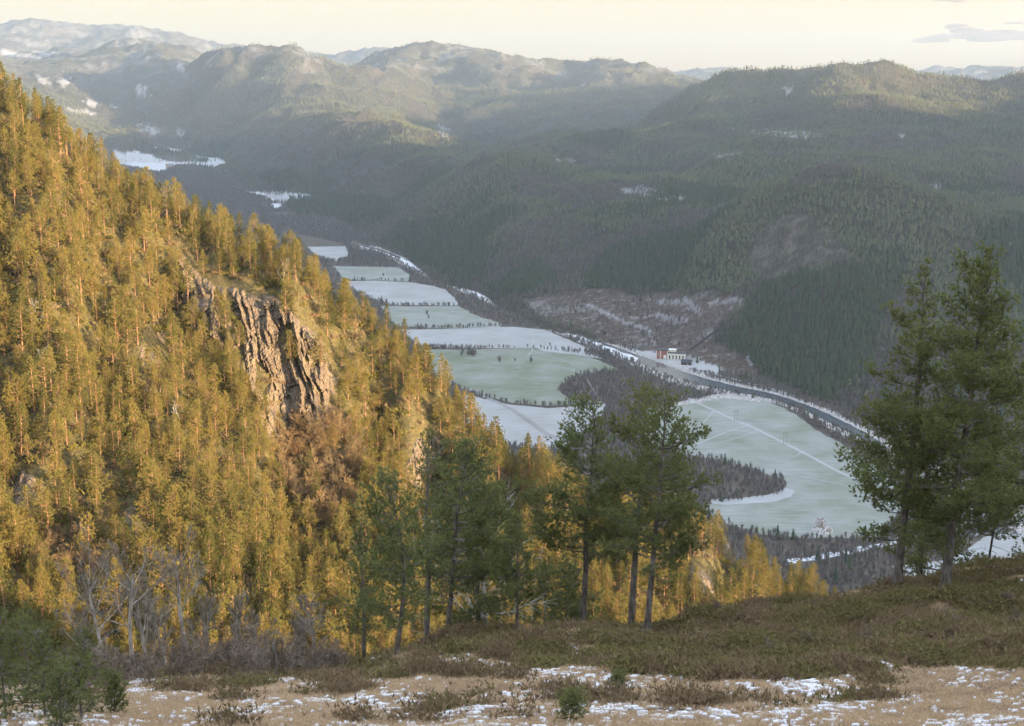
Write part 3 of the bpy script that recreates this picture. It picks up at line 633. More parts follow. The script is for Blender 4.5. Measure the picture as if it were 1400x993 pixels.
RIVER_C = [(480, 333, 5), (520, 343, 5), (548, 355, 7), (575, 368, 8), (610, 382, 8), (645, 398, 8), (680, 412, 8), (715, 427, 10), (745, 440, 11), (775, 452, 9), (805, 465, 8), (840, 478, 10), (875, 492, 14), (915, 508, 17), (960, 522, 14), (1010, 533, 10), (1060, 543, 9), (1100, 557, 11), (1135, 573, 15), (1180, 596, 15), (1225, 625, 18), (1290, 660, 24), (1360, 690, 30), (1440, 720, 34)]
def strip(cl):
    up = [(u, v - w / 2) for u, v, w in cl]; dn = [(u, v + w / 2) for u, v, w in cl]; return up + dn[::-1]
RIVER = strip(RIVER_C)
NOTREE = [[(872, 480), (890, 476), (945, 476), (960, 490), (990, 506), (980, 512), (930, 506), (880, 496)]]
def far_woods():
    x = []; y = []
    for r0, r1, per in [(1000, 2400, 30), (2400, 3600, 52), (3600, 5600, 110), (5600, 8200, 210), (8200, 11800, 800)]:
        a, b = polar_pts(r0, r1, per); x.append(a); y.append(b)
    a, b = polar_pts(3400, 7400, 55); fz = (np.maximum(FAR(a, b), -400) <= floor_z(a, b)); x.append(a[fz]); y.append(b[fz])
    x = np.concatenate(x); y = np.concatenate(y)
    z, f, fl, g, mound = height(x, y, True); u, v = px(x, y, z); r = np.hypot(x, y)
    snow, crag, clear = masks(x, y, z)
    fln = (np.maximum(f, g) <= fl + .3); onsp = g > f
    j = fbm(x, y, 130, 4, 201) * 16; uj, vj = u + j, v + j * .5
    wood_floor = np.ones(len(x), bool)
    nofl = np.zeros(len(x), bool)
    for p in FIELDS_ALL: nofl |= inpoly(u, v, p)
    wood_floor &= ~nofl & ~inpoly(u, v, RIVER)
    dn = fbm(x, y, 300, 5, 205, .6)
    keep = np.where(fln, wood_floor & (dn > -.9), True) & ~((snow > .75) & ~fln & (r < 8500) & (rng.random(len(x)) > .06)) & ~((clear > .5) & (rng.random(len(x)) > .16 + .5 * (fbm(x, y, 70, 3, 207) > .35)))
    keep &= ~(fln & (snow > .5)); keep &= rng.random(len(x)) < np.where(crag > .5, .75, 1.0)
    keep &= ~onsp | fln
    keep &= rng.random(len(x)) < 1.0 - .75 * sstep(330, 520, z) * sstep(3800, 5000, r) * sstep(-.5, .3, dn) - .2 * sstep(7000, 8000, r)
    for p in NOTREE: keep &= ~inpoly(u, v, p)
    keep &= ~(~fln & (rng.random(len(x)) < .30) & (r < 2400))
    spr = fbm(x, y, 420, 4, 211); bar = fbm(x, y, 330, 5, 213, .6)
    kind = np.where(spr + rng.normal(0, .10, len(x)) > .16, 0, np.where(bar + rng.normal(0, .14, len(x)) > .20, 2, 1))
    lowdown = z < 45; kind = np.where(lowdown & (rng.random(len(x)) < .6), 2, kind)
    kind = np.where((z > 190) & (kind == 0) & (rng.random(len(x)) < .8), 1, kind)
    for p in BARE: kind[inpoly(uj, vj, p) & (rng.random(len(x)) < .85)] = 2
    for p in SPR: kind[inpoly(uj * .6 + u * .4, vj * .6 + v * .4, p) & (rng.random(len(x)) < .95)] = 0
    kind = np.where((clear > .5) & (rng.random(len(x)) < .85), 2, kind)
    kind = np.where((crag > .5) & (rng.random(len(x)) < .6), 2, kind)
    kind[fln] = 2; kind[fln & (rng.random(len(x)) < .015)] = 0
    H = np.array([15.5, 12.5, 10.0])[kind] * rng.uniform(.65, 1.25, len(x)) * (1 + .35 * sstep(4500, 9000, r)) * np.where(fln, .8, 1)
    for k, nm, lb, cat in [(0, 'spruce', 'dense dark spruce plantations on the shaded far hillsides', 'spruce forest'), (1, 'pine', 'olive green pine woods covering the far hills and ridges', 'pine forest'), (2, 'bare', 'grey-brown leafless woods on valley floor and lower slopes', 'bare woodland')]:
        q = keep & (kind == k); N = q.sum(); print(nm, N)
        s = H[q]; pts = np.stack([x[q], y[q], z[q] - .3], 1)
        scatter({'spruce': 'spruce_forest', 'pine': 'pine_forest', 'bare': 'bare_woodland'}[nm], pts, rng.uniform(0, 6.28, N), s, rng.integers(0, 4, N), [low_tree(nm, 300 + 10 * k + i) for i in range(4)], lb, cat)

# ------------------------------------------------------------------ fields, river, tracks on the flat floor
FIELDS = [('field_snow', [(405, 322), (440, 327), (472, 335), (478, 352), (460, 357), (430, 350)], 'field'),
          ('field_frost', [(455, 364), (545, 366), (560, 376), (560, 385), (510, 383), (470, 383)], 'field'),
          ('field_snow', [(465, 385), (510, 384), (560, 386), (590, 391), (608, 396), (622, 408), (627, 418), (540, 417), (500, 405)], 'field'),
          ('field_frost', [(520, 419), (628, 419), (640, 427), (660, 435), (685, 442), (686, 448), (600, 449), (540, 446)], 'field'),
          ('field_snow', [(545, 451), (600, 450), (700, 447), (745, 451), (790, 470), (806, 478), (800, 481), (730, 476), (650, 476), (570, 474)], 'field'),
          ('field_green', [(565, 478), (640, 478), (720, 476), (795, 484), (830, 498), (845, 506), (825, 507), (800, 510), (775, 519), (763, 533), (778, 546), (828, 550), (750, 555), (700, 551), (650, 538), (600, 520)], 'field'),
          ('field_snow', [(630, 538), (660, 545), (700, 554), (750, 558), (828, 553), (826, 562), (800, 590), (770, 615), (700, 610), (640, 580)], 'field'),
          ('field_frost', [(880, 558), (905, 556), (940, 549), (985, 541), (1020, 543), (1050, 548), (1085, 565), (1110, 585), (1150, 606), (1178, 625), (1220, 650), (1240, 690), (1200, 735), (1100, 736), (1040, 730), (990, 715), (960, 692), (985, 687), (1030, 683), (1076, 674), (1072, 656), (1030, 642), (985, 629), (940, 622), (880, 610)], 'field'),
          ('field_snow', [(1220, 775), (1300, 765), (1345, 735), (1400, 722), (1560, 720), (1560, 800), (1250, 830)], 'field')]
FIELDS_ALL = [p for _, p, _ in FIELDS]
def sheet(name, poly, mat, z, step=5.0, jit=1.3, kind='structure'):
    W = np.array([on_floor(a, b)[:2] for a, b in poly]); out = []
    for i in range(len(W)):
        a, b = W[i], W[(i + 1) % len(W)]; n = max(1, int(np.linalg.norm(b - a) / step))
        for k in range(n): out.append(a + (b - a) * k / n)
    out = np.array(out); out = out + np.stack([fbm(out[:, 0], out[:, 1], 25, 3, 5), fbm(out[:, 0], out[:, 1], 25, 3, 6)], 1) * jit * 2
    tri = tessellate_polygon([[Vector((a, b, 0)) for a, b in out]])
    V = np.column_stack([out, np.full(len(out), z)]); F = np.array(tri)
    A = V[F[:, 1]] - V[F[:, 0]]; B = V[F[:, 2]] - V[F[:, 0]]; fl = (A[:, 0] * B[:, 1] - A[:, 1] * B[:, 0]) < 0; F[fl] = F[fl][:, ::-1]
    return tag(link(name, mesh_np(name, V, F, [M[mat]])), kind=kind)
def ribbon(name, pts, width, mat, z, jit=.3):
    W = np.array([on_floor(a, b)[:2] for a, b in pts]); n = 12 * (len(W) - 1) + 1; q = np.linspace(0, len(W) - 1, n)
    C = np.stack([np.interp(q, range(len(W)), W[:, i]) for i in (0, 1)], 1); Ck = C.copy()
    for _ in range(5): Ck[1:-1] = (Ck[:-2] + Ck[2:]) / 2
    T = np.gradient(Ck, axis=0); T /= np.linalg.norm(T, axis=1)[:, None]; Nn = np.stack([-T[:, 1], T[:, 0]], 1); w = width / 2 * (1 + jit * rng.normal(0, 1, n))[:, None]
    V = np.concatenate([np.column_stack([Ck + Nn * w, np.full(n, z)]), np.column_stack([Ck - Nn * w, np.full(n, z)])])
    i = np.arange(n - 1); F = np.stack([i + n, i + n + 1, i + 1, i], 1)
    return tag(link(name, mesh_np(name, V, F, [M[mat]])), kind='structure')
def floor_things():
    for i, (m, p, nm) in enumerate(FIELDS): sheet('field', p, m, .08 + .004 * i)
    sheet('river_bank', strip([(u, v, w * 1.5 + 3) for u, v, w in RIVER_C]), 'bank', .15, jit=2.5)
    sheet('river', strip([(u, v, w * (.9 if k < 9 else .78)) for k, (u, v, w) in enumerate(RIVER_C)]), 'water', .19, jit=.9)
    sheet('river_ice', strip([(u + 1.2, v + 2.0, 3.0) for u, v, w in RIVER_C[:5]]), 'ice', .23, jit=1.5)
    sheet('river_ice', strip([(u, v + .5, w * .95) for u, v, w in RIVER_C[2:9]]), 'ice', .235, jit=2.5)
    sheet('river_ice', strip([(u - 4, v + w * .1, w * .6) for u, v, w in RIVER_C[9:13]]), 'ice', .24, jit=2)
    sheet('river_ice', [(1072, 766), (1110, 760), (1150, 754), (1190, 745), (1230, 735), (1235, 742), (1190, 752), (1150, 760), (1075, 773)], 'ice', .25, jit=2)
    sheet('river', [(1240, 705), (1300, 680), (1380, 672), (1480, 676), (1560, 690), (1560, 716), (1400, 716), (1330, 735), (1260, 735)], 'water', .26, jit=2)
    sheet('snow_edge', [(970, 684), (1010, 682), (1050, 677), (1076, 668), (1085, 672), (1080, 680), (1050, 688), (1000, 690), (972, 689)], 'track', .27)
    sheet('snow_edge', [(905, 556), (940, 547), (985, 538), (1040, 545), (1040, 550), (985, 545), (940, 554)], 'bank', .28, jit=2)
    sheet('snow_edge', [(730, 472), (800, 478), (812, 486), (835, 494), (800, 487), (740, 480)], 'track', .29, jit=2)
    ribbon('road', [(640, 532), (668, 545), (700, 560), (722, 575), (742, 590), (765, 602), (800, 625)], 7.5, 'lane', .30, .03)
    ribbon('road', [(860, 475), (900, 494), (935, 505), (975, 512), (1015, 522), (1050, 531), (1090, 543)], 7, 'track', .6, .08)
    for k, (pts, w) in enumerate([([(930, 540), (955, 552), (975, 561), (1005, 575), (1030, 585), (1060, 600), (1100, 620), (1145, 645), (1180, 660)], 5.0), ([(948, 610), (990, 592), (1025, 581)], 2.6), ([(944, 602), (960, 580), (976, 562)], 1.8), ([(950, 611), (1000, 602), (1030, 592), (1038, 588)], 1.5),
                      ([(1030, 630), (1070, 629), (1090, 624), (1096, 617)], 1.6), ([(1000, 636), (1060, 645), (1110, 655), (1170, 668)], 2.2), ([(780, 505), (800, 515), (815, 540)], 1.6), ([(724, 452), (728, 462), (730, 472), (728, 480), (722, 486)], 2.0), ([(728, 480), (755, 488), (785, 498)], 1.6)]):
        ribbon('field_track', pts, w, 'track', .34 + .01 * k, .1)

# ------------------------------------------------------------------ buildings and masts
def part(name, b, mat, parent, smooth=False): return link(name, b.mesh(name, [M[mat]], smooth), parent)
def floor_item(u, v): p = on_floor(u, v); return (float(p[0]), float(p[1]), hz(p[0], p[1]))
def power_station():
    x, y, z = floor_item(917, 491); z = max(z, 0) + .2
    o = link('power_station', None, loc=(x, y, z), rz=math.radians(-12))
    tag(o, 'flat-roofed riverside power station of red brick and cream walls', 'building')
    b = MB(); b.box((-13.5, 4, 6), (17, 14, 14)); w = part('brick_wall', b, 'red_brick', o); w['label'] = 'red brick end block with white corner posts'
    b = MB(); b.box((9, 3, 4.2), (26, 16, 10.4)); w = part('cream_wall', b, 'cream_render', o); w['label'] = 'cream rendered hall with tall windows'
    for px_, py_ in ((-22.1, -3.1), (-15.5, -3.1), (-4.9, -3.1)): b = MB(); b.box((px_, py_, 6), (1.3, .7, 13.9)); part('corner_post', b, 'window_frame_paint', o)
    b = MB(); b.box((-13.5, 4, 13.5), (18.2, 15.2, .9)); part('roof', b, 'dark_roof_felt', o)
    b = MB(); b.box((9, 3, 9.9), (27, 17, .9)); r = part('roof', b, 'dark_roof_felt', o)
    b = MB(); b.box((2, 6, 12.1), (11, 8, 3.4)); part('roof_house', b, 'cream_render', o)
    b = MB(); b.box((2, 6, 14.1), (11.8, 8.8, .5)); part('roof', b, 'snow_cap', o)
    for i in range(5):
        f = MB(); f.box((-1.2 + i * 5.1, -5.12, 3.7), (2.6, .28, 6.4)); q = part('window', f, 'window_frame_paint', o)
        f = MB(); f.box((-1.2 + i * 5.1, -5.30, 3.7), (2.0, .10, 5.7)); part('pane', f, 'glass', q)
    f = MB(); f.box((-8.8, -3.15, 3.2), (4.4, .35, 6.0)); q = part('door', f, 'window_frame_paint', o)
    f = MB(); f.box((-18.7, -3.12, 7), (1.8, .3, 2.6)); q = part('window', f, 'window_frame_paint', o); f = MB(); f.box((-18.7, -3.32, 7), (1.3, .1, 2.1)); part('pane', f, 'glass', q)
def gable(name, u, v, L, W, H, roofh, rz, wall, roof, label, cat, door=True):
    x, y, z = floor_item(u, v) if not isinstance(u, tuple) else u
    o = link(name, None, loc=(x, y, z + .1), rz=rz); tag(o, label, cat)
    b = MB(); b.box((0, 0, H / 2 - .3), (L, W, H + .6)); s = W / 2
    b.add([[-L / 2, -s, H], [-L / 2, s, H], [-L / 2, 0, H + roofh], [L / 2, -s, H], [L / 2, s, H], [L / 2, 0, H + roofh]], [[0, 1, 2], [3, 5, 4]]); part('wall', b, wall, o)
    b = MB(); e = .7; t = .25; k = (H - e * roofh / s)
    b.add([[-L / 2 - e, -s - e, k], [L / 2 + e, -s - e, k], [L / 2 + e, 0, H + roofh + .05], [-L / 2 - e, 0, H + roofh + .05], [-L / 2 - e, s + e, k], [L / 2 + e, s + e, k], [-L / 2 - e, -s - e, k + t], [L / 2 + e, -s - e, k + t], [L / 2 + e, 0, H + roofh + t + .05], [-L / 2 - e, 0, H + roofh + t + .05], [-L / 2 - e, s + e, k + t], [L / 2 + e, s + e, k + t]],
          [[0, 3, 2, 1], [3, 4, 5, 2], [6, 7, 8, 9], [9, 8, 11, 10], [0, 1, 7, 6], [4, 10, 11, 5], [0, 6, 9, 3], [3, 9, 10, 4], [1, 2, 8, 7], [2, 5, 11, 8]]); part('roof', b, roof, o)
    if door: b = MB(); b.box((L * .15, -s - .08, H * .4), (L * .16, .15, H * .75)); part('door', b, 'window_frame_paint' if wall != 'dark_boards' else 'pole_wood', o)
    return o
def mast(u, v, h, label, rz=0.0, single=False, cat='power pole', group=None):
    q = hit(u, v, 1000); o = link('power_mast', None, loc=(q[0], q[1], q[2]), rz=rz); tag(o, label, cat, group)
    w = h * .13
    for s in ((-1, 1) if not single else (0,)): b = MB(); b.tube([(s * w, 0, -1), (s * w, 0, h)], [.28, .2], 8); part('pole', b, 'pole_wood', o)
    b = MB(); b.box((0, -.3, h * .93), (w * 4.6, .3, .35)); part('crossarm', b, 'pole_wood', o)
    for s in (-1, 0, 1): b = MB(); b.tube([(s * w * 2.1, -.3, h * .93 - .2), (s * w * 2.1, -.3, h * .93 - 1.4)], [.13, .13], 6); part('insulator', b, 'porcelain', o)
    return o
def structures():
    power_station()
    gable('shed', 938.5, 498.5, 15, 9, 4.2, 3.2, math.radians(-14), 'dark_boards', 'dark_roof_felt', 'low dark brown wooden shed below the power station', 'shed')
    gable('farm_shed', 600, 476.0, 15, 8, 3, 2.4, math.radians(4), 'red_boards', 'grey_roof', 'small brown farm shed at the edge of the pale snowy field', 'shed')
    q = hit(232, 229, 1000); gable('farmhouse', tuple(float(c) for c in q), 0, 34, 14, 9, 6, math.radians(8), 'yellow_boards', 'grey_roof', 'tiny yellowish farmhouse on the far snowy river flat', 'house')
    # penstock up the slope behind the station
    A = [hit(u, v, 1000) for u, v in [(942, 480), (953, 472), (966, 463), (976, 455), (984, 450)]]
    o = link('penstock', None, loc=A[0]); tag(o, 'dark steel pipeline climbing the slope behind the power station', 'pipeline')
    b = MB(); b.tube([a - A[0] + np.array([0, 0, 1.6]) for a in A], 1.3, 10); part('pipe', b, 'steel_pipe', o, True)
    for i in range(9):
        k = i / 8 * (len(A) - 1); a = int(min(k, len(A) - 2)); c = A[a] + (A[a + 1] - A[a]) * (k - a) - A[0]; b = MB(); b.box(c + np.array([0, 0, .2]), (3.2, 1.6, 2.6)); part('support', b, 'grey_roof', o)
    f = [mast(1006, 576, 14, 'wooden twin-pole power mast where the field tracks cross', .5), mast(1073, 607.5, 14, 'wooden twin-pole power mast alone on the open frosted field', .5), mast(1160, 640, 14, 'wooden twin-pole power mast at the far right field edge, beside the big pine', .5),
         mast(888, 513, 15, 'pale power mast on the near bank opposite the power station', .6)]
    g = [mast(995, 447, 15, 'tall pale mast on the slope above the pipeline, left of its neighbour', 1.0, True), mast(1006.5, 445, 15, 'tall pale mast on the slope above the pipeline, right of its neighbour', 1.0, True), mast(1289, 322, 17, 'lone pale mast on the shaded hillside left of the big pine top', 0, True), mast(963, 545, 9, 'short pale pole beside the track end near the river', .4, True, 'pole')]
    bpy.context.view_layer.update()
    for i, (a, c) in enumerate([(f[3], f[0]), (f[0], f[1]), (f[1], f[2])]):
        o = link('power_line', None, loc=a.location); tag(o, ['thin power line crossing the river wood to the field track mast', 'thin power line between the two masts on the frosted field', 'thin power line leading from the field mast to the right edge'][i], 'power line')
        for s in (-1, 0, 1):
            p0 = a.matrix_world @ Vector((s * 3.6, -.3, 11.6)); p1 = c.matrix_world @ Vector((s * 3.6, -.3, 11.6)); t = np.linspace(0, 1, 14)
            pts = [np.array(p0.lerp(p1, k)) - np.array(a.location) - np.array([0, 0, 4 * 3.2 * k * (1 - k)]) for k in t]
            b = MB(); b.tube(pts, .045, 4); part('wire', b, 'wire_metal', o)
    # earth mound with snow in the near field
    q = on_floor(1124, 724); o = link('rock_mound', None, loc=(q[0], q[1], 0)); tag(o, 'brown snow-streaked rocky mound standing in the frosted field', 'rock mound')
    n = 44; a = np.linspace(-1.3, 1.3, n); X, Y = np.meshgrid(a, a); X = X * 13; Y = Y * 24
    Z = 10 * np.exp(-((X / 7) ** 2 + (Y / 12) ** 2) * 1.1) * (1 + fbm(X, Y, 9, 3, 7) * .6) - 1.2; b = MB(); i = np.arange(n - 1)[:, None] * n; j = np.arange(n - 1)[None, :]
    b.add(np.stack([X, Y, Z], -1).reshape(-1, 3), np.stack([i + j, i + j + 1, i + n + j + 1, i + n + j], -1).reshape(-1, 4)); link('mound', b.mesh('mound', [M['bank']]), o)

def valley_trees():
    """trees one can tell apart on the fields and hedge lines"""
    bm = [bare_mid(s) for s in (1, 2, 3)]; sp = [low_tree('spruce', 900 + i) for i in range(2)]
    def put(u, v, h, me, nm, label, cat, group=None, k=0):
        q = hit(u, v, 1000); o = link(nm, me, loc=(q[0], q[1], q[2] - .1), rz=k * 1.7); o.scale = (h,) * 3; return tag(o, label, cat, group)
    hl = 'small leafless tree in the hedge row across the pale fields'; k = 0
    for (u0, v0, u1, v1, n, lo, hi) in [(548, 418, 628, 419, 10, 4, 10), (592, 449, 686, 446, 19, 6, 10)]:
        for i in range(n):
            t = (i + rng.random() * .6) / n; put(u0 + (u1 - u0) * t, v0 + (v1 - v0) * t, rng.uniform(lo, hi), bm[k % 3], 'hedge_tree', hl, 'tree', 'leafless trees in the hedge rows', k); k += 1
    for i in range(9): put(631 + rng.uniform(0, 20), 478 + rng.uniform(0, 10), rng.uniform(10, 15), bm[k % 3], 'bare_tree', 'leafless tree in the dark clump at the green field edge', 'tree', 'clump of leafless trees at the green field', k); k += 1
    for u, v, h, lb in [(683, 496, 13, 'round leafless tree at left end of the thin field strip'), (726, 496, 12, 'round leafless tree at right end of the thin field strip'), (584, 431, 12, 'lone leafless tree in the upper frosted field'), (586, 436, 8, 'small shrubby tree below the lone leafless field tree'), (704, 494, 6, 'little leafless bush midway along the field strip'), (752, 473, 7, 'small leafless tree at the snowy field lower edge'), (524, 378, 10, 'lone leafless tree in the farthest frosted field')]:
        put(u, v, h, bm[k % 3], 'bare_tree', lb, 'tree', None, k); k += 1
    for u, v, h, lb in [(591, 477, 9, 'small dark spruce beside the brown farm shed'), (1013, 521, 18, 'dark spruce beside the snowy road, left one of four'), (1020, 523, 20, 'dark spruce beside the snowy road, second from the left of four'), (1027, 524, 16, 'dark spruce beside the snowy road, third from the left of four'), (1046, 527, 17, 'dark spruce standing apart right of the roadside trio'), (1142, 797, 16, 'single dark conifer amid the bare grey wood below the ice'), (953, 497, 14, 'dark conifer on the clearing slope right of the shed'), (984, 505, 9, 'low dark conifer at foot of the clearing'), (826, 506, 8, 'tiny dark conifer on the island wood edge')]:
        put(u, v, h, sp[k % 2], 'spruce_tree', lb, 'tree', None, k); k += 1
def bare_mid(seed):
    r = np.random.default_rng(seed); N = 130; p = np.stack([r.normal(0, .05, N), r.normal(0, .05, N), r.uniform(.1, .6, N)], 1); d = np.stack([r.normal(0, .42, N), r.normal(0, .42, N), r.uniform(.3, 1.1, N)], 1)
    v, f = blades(p, d, 1, .45, .028, .1, r); b = MB(); b.add(v, f); b.tube([(0, 0, -.05), (0, 0, .6)], [.03, .01], 5); return b.mesh('bare_tree', [M['farbare']])
# ------------------------------------------------------------------ the sunlit spur: rock faces, pines, brush
CLIFFS = [  # outline in the photo, outward amplitude, label
    ([(235, 345), (258, 352), (285, 385), (345, 395), (385, 410), (412, 442), (450, 470), (466, 520), (464, 590), (435, 612), (405, 625), (366, 610), (350, 560), (330, 510), (300, 465), (266, 450), (248, 400)], 3.8, 'largest rock face on the golden slope, tall slanting grey slabs with dark clefts'),
    ([(560, 598), (590, 588), (606, 610), (602, 650), (585, 690), (560, 680), (552, 640)], 2.6, 'narrow pale rock face above the left knoll pines'),
    ([(945, 770), (965, 760), (985, 775), (1005, 770), (1022, 795), (1020, 830), (960, 830), (940, 800)], 2.2, 'tan rock buttress low on the spur, right of the tall knoll pines'),
    ([(165, 700), (195, 690), (205, 730), (200, 780), (170, 770), (160, 730)], 2.4, 'broken rocky outcrop among pines at lower left of the slope'),
    ([(185, 470), (215, 460), (232, 500), (225, 540), (190, 545), (180, 510)], 1.6, 'small grey outcrop between pines left of the largest rock face'),
    ([(30, 640), (60, 660), (62, 720), (40, 760), (15, 720), (20, 670)], 2.0, 'shadowy outcrop at the far left edge of the slope')]
BRUSH = [[(395, 600), (470, 575), (500, 640), (492, 720), (450, 740), (400, 700), (380, 650)], [(60, 740), (150, 730), (160, 790), (90, 820), (50, 790)], [(80, 170), (115, 190), (110, 215), (85, 200)]]
def cliffs():
    for k, (poly, amp, lab) in enumerate(CLIFFS):
        pc = np.array(poly, float); c = pc.mean(0); q = hit(c[0], c[1], 180)
        D0 = q[1]; u0, v0 = pc.min(0) - 12; u1, v1 = pc.max(0) + 12
        a, b = P(u0, v1, D0), P(u1, v0, D0); st = .32 if k == 0 else .25
        xs = np.arange(a[0], b[0], st); zs = np.arange(a[2] - 4, b[2] + 4, st); X, Z = np.meshgrid(xs, zs)
        # march into the slope to find its surface along +Y
        lo = np.full(X.shape, D0 - 70.0); hi_ = np.full(X.shape, D0 + 70.0)
        for _ in range(13):
            mid = (lo + hi_) / 2; h = height(X.ravel(), mid.ravel()).reshape(X.shape); up = h > Z
            hi_ = np.where(up, mid, hi_); lo = np.where(up, lo, mid)
        Y = (lo + hi_) / 2; Ys = Y.copy()
        for _ in range(10): Ys[1:-1, 1:-1] = (Ys[:-2, 1:-1] + Ys[2:, 1:-1] + Ys[1:-1, :-2] + Ys[1:-1, 2:]) / 4
        U, Vv = px(X, Y, Z); th = math.radians(22 if k == 0 else 12)
        s = X * math.cos(th) + Z * math.sin(th); t = -X * math.sin(th) + Z * math.cos(th)     # across and along the slabs
        s = s + fbm(s, t * .5, 9, 3, 60 + k) * .9 + noise(s / 6.0, s * 0 + 3.3, 12) * 1.5
        saw = lambda w, sd: (lambda q: (q - np.floor(q)))(s / w + noise(t / 30, s * 0 + sd, sd) * .7 + noise(np.floor(s / w) * 3.1, t / 7, sd) * .5)
        slab = saw(4.6, 3); slab2 = saw(1.7, 7)
        disp = (slab ** 1.3) * 1.0 + .45 * slab2 + fbm(s, t * .14, 1.8, 4, 80 + k, .65) * .65 + fbm(X, Z, 12, 3, 90 + k) * .35 + fbm(X, Z, 1.2, 3, 95) * .14 - .45 * (lambda q: (q - np.floor(q)) ** 3)(t / 7.5 + noise(np.floor(s / 2.6) * 1.7, t * 0 + 1.5, 8) * 1.5)
        du = fbm(X, Z, 9, 4, 99 + k) * 14; ins = (inpoly(U + du, Vv + du * .6, poly) & (fbm(X, Z * .6, 9, 4, 66 + k) > -.42)).astype(float)
        for _ in range(5): ins[1:-1, 1:-1] = (ins[:-2, 1:-1] + ins[2:, 1:-1] + ins[1:-1, :-2] + ins[1:-1, 2:] + ins[1:-1, 1:-1]) / 5
        out = (disp * amp * .75 + .4) * ins - (1 - ins) * 2.5
        Yn = Ys - out; keep = (ins > .05); keep = keep[:-1, :-1]
        n = X.shape[1]; V = np.stack([X, Yn, Z], -1).reshape(-1, 3); i, j = np.nonzero(keep); i0 = i * n + j; F = np.stack([i0, i0 + 1, i0 + n + 1, i0 + n], 1)
        ids = np.unique(F); mp = np.full(len(V), -1); mp[ids] = np.arange(len(ids)); org = V[ids].mean(0)
        o = link('cliff', mesh_np('cliff', V[ids] - org, mp[F], [M['rock']], False), loc=org); tag(o, lab, 'cliff')

def mid_pine(seed, h=13, base=.28, kind=0):
    w, V, F = pine(seed, h, base=base, spread=.235 if kind == 0 else .19, tufts=.30, needle=(.38, .115), k=12, dens=1.1, sides=5, dead=.5, branch_sides=3, top=1.0 if kind == 0 else .9)
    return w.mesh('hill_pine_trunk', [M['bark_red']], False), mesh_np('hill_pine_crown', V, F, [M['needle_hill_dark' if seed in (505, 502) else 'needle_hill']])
def visible(x, y, z, n=26):
    ok = np.ones(len(x), bool)
    for t in np.linspace(.12, .97, n): ok &= height(x * t, y * t) < CH + (z - CH) * t + .2
    return ok
def spur_pts(sp, lo=150, hi=640):
    cells = {}; out = []
    N = int(330 * 330 / (sp * sp) * 14); X = rng.uniform(-300, 190, N); Y = rng.uniform(lo, hi, N)
    for a, b in zip(X, Y):
        i, j = int(a // sp), int(b // sp)
        if any((a - c) ** 2 + (b - d) ** 2 < sp * sp for p in (-1, 0, 1) for q in (-1, 0, 1) for c, d in cells.get((i + p, j + q), ())): continue
        cells.setdefault((i, j), []).append((a, b)); out.append((a, b))
    return np.array(out)
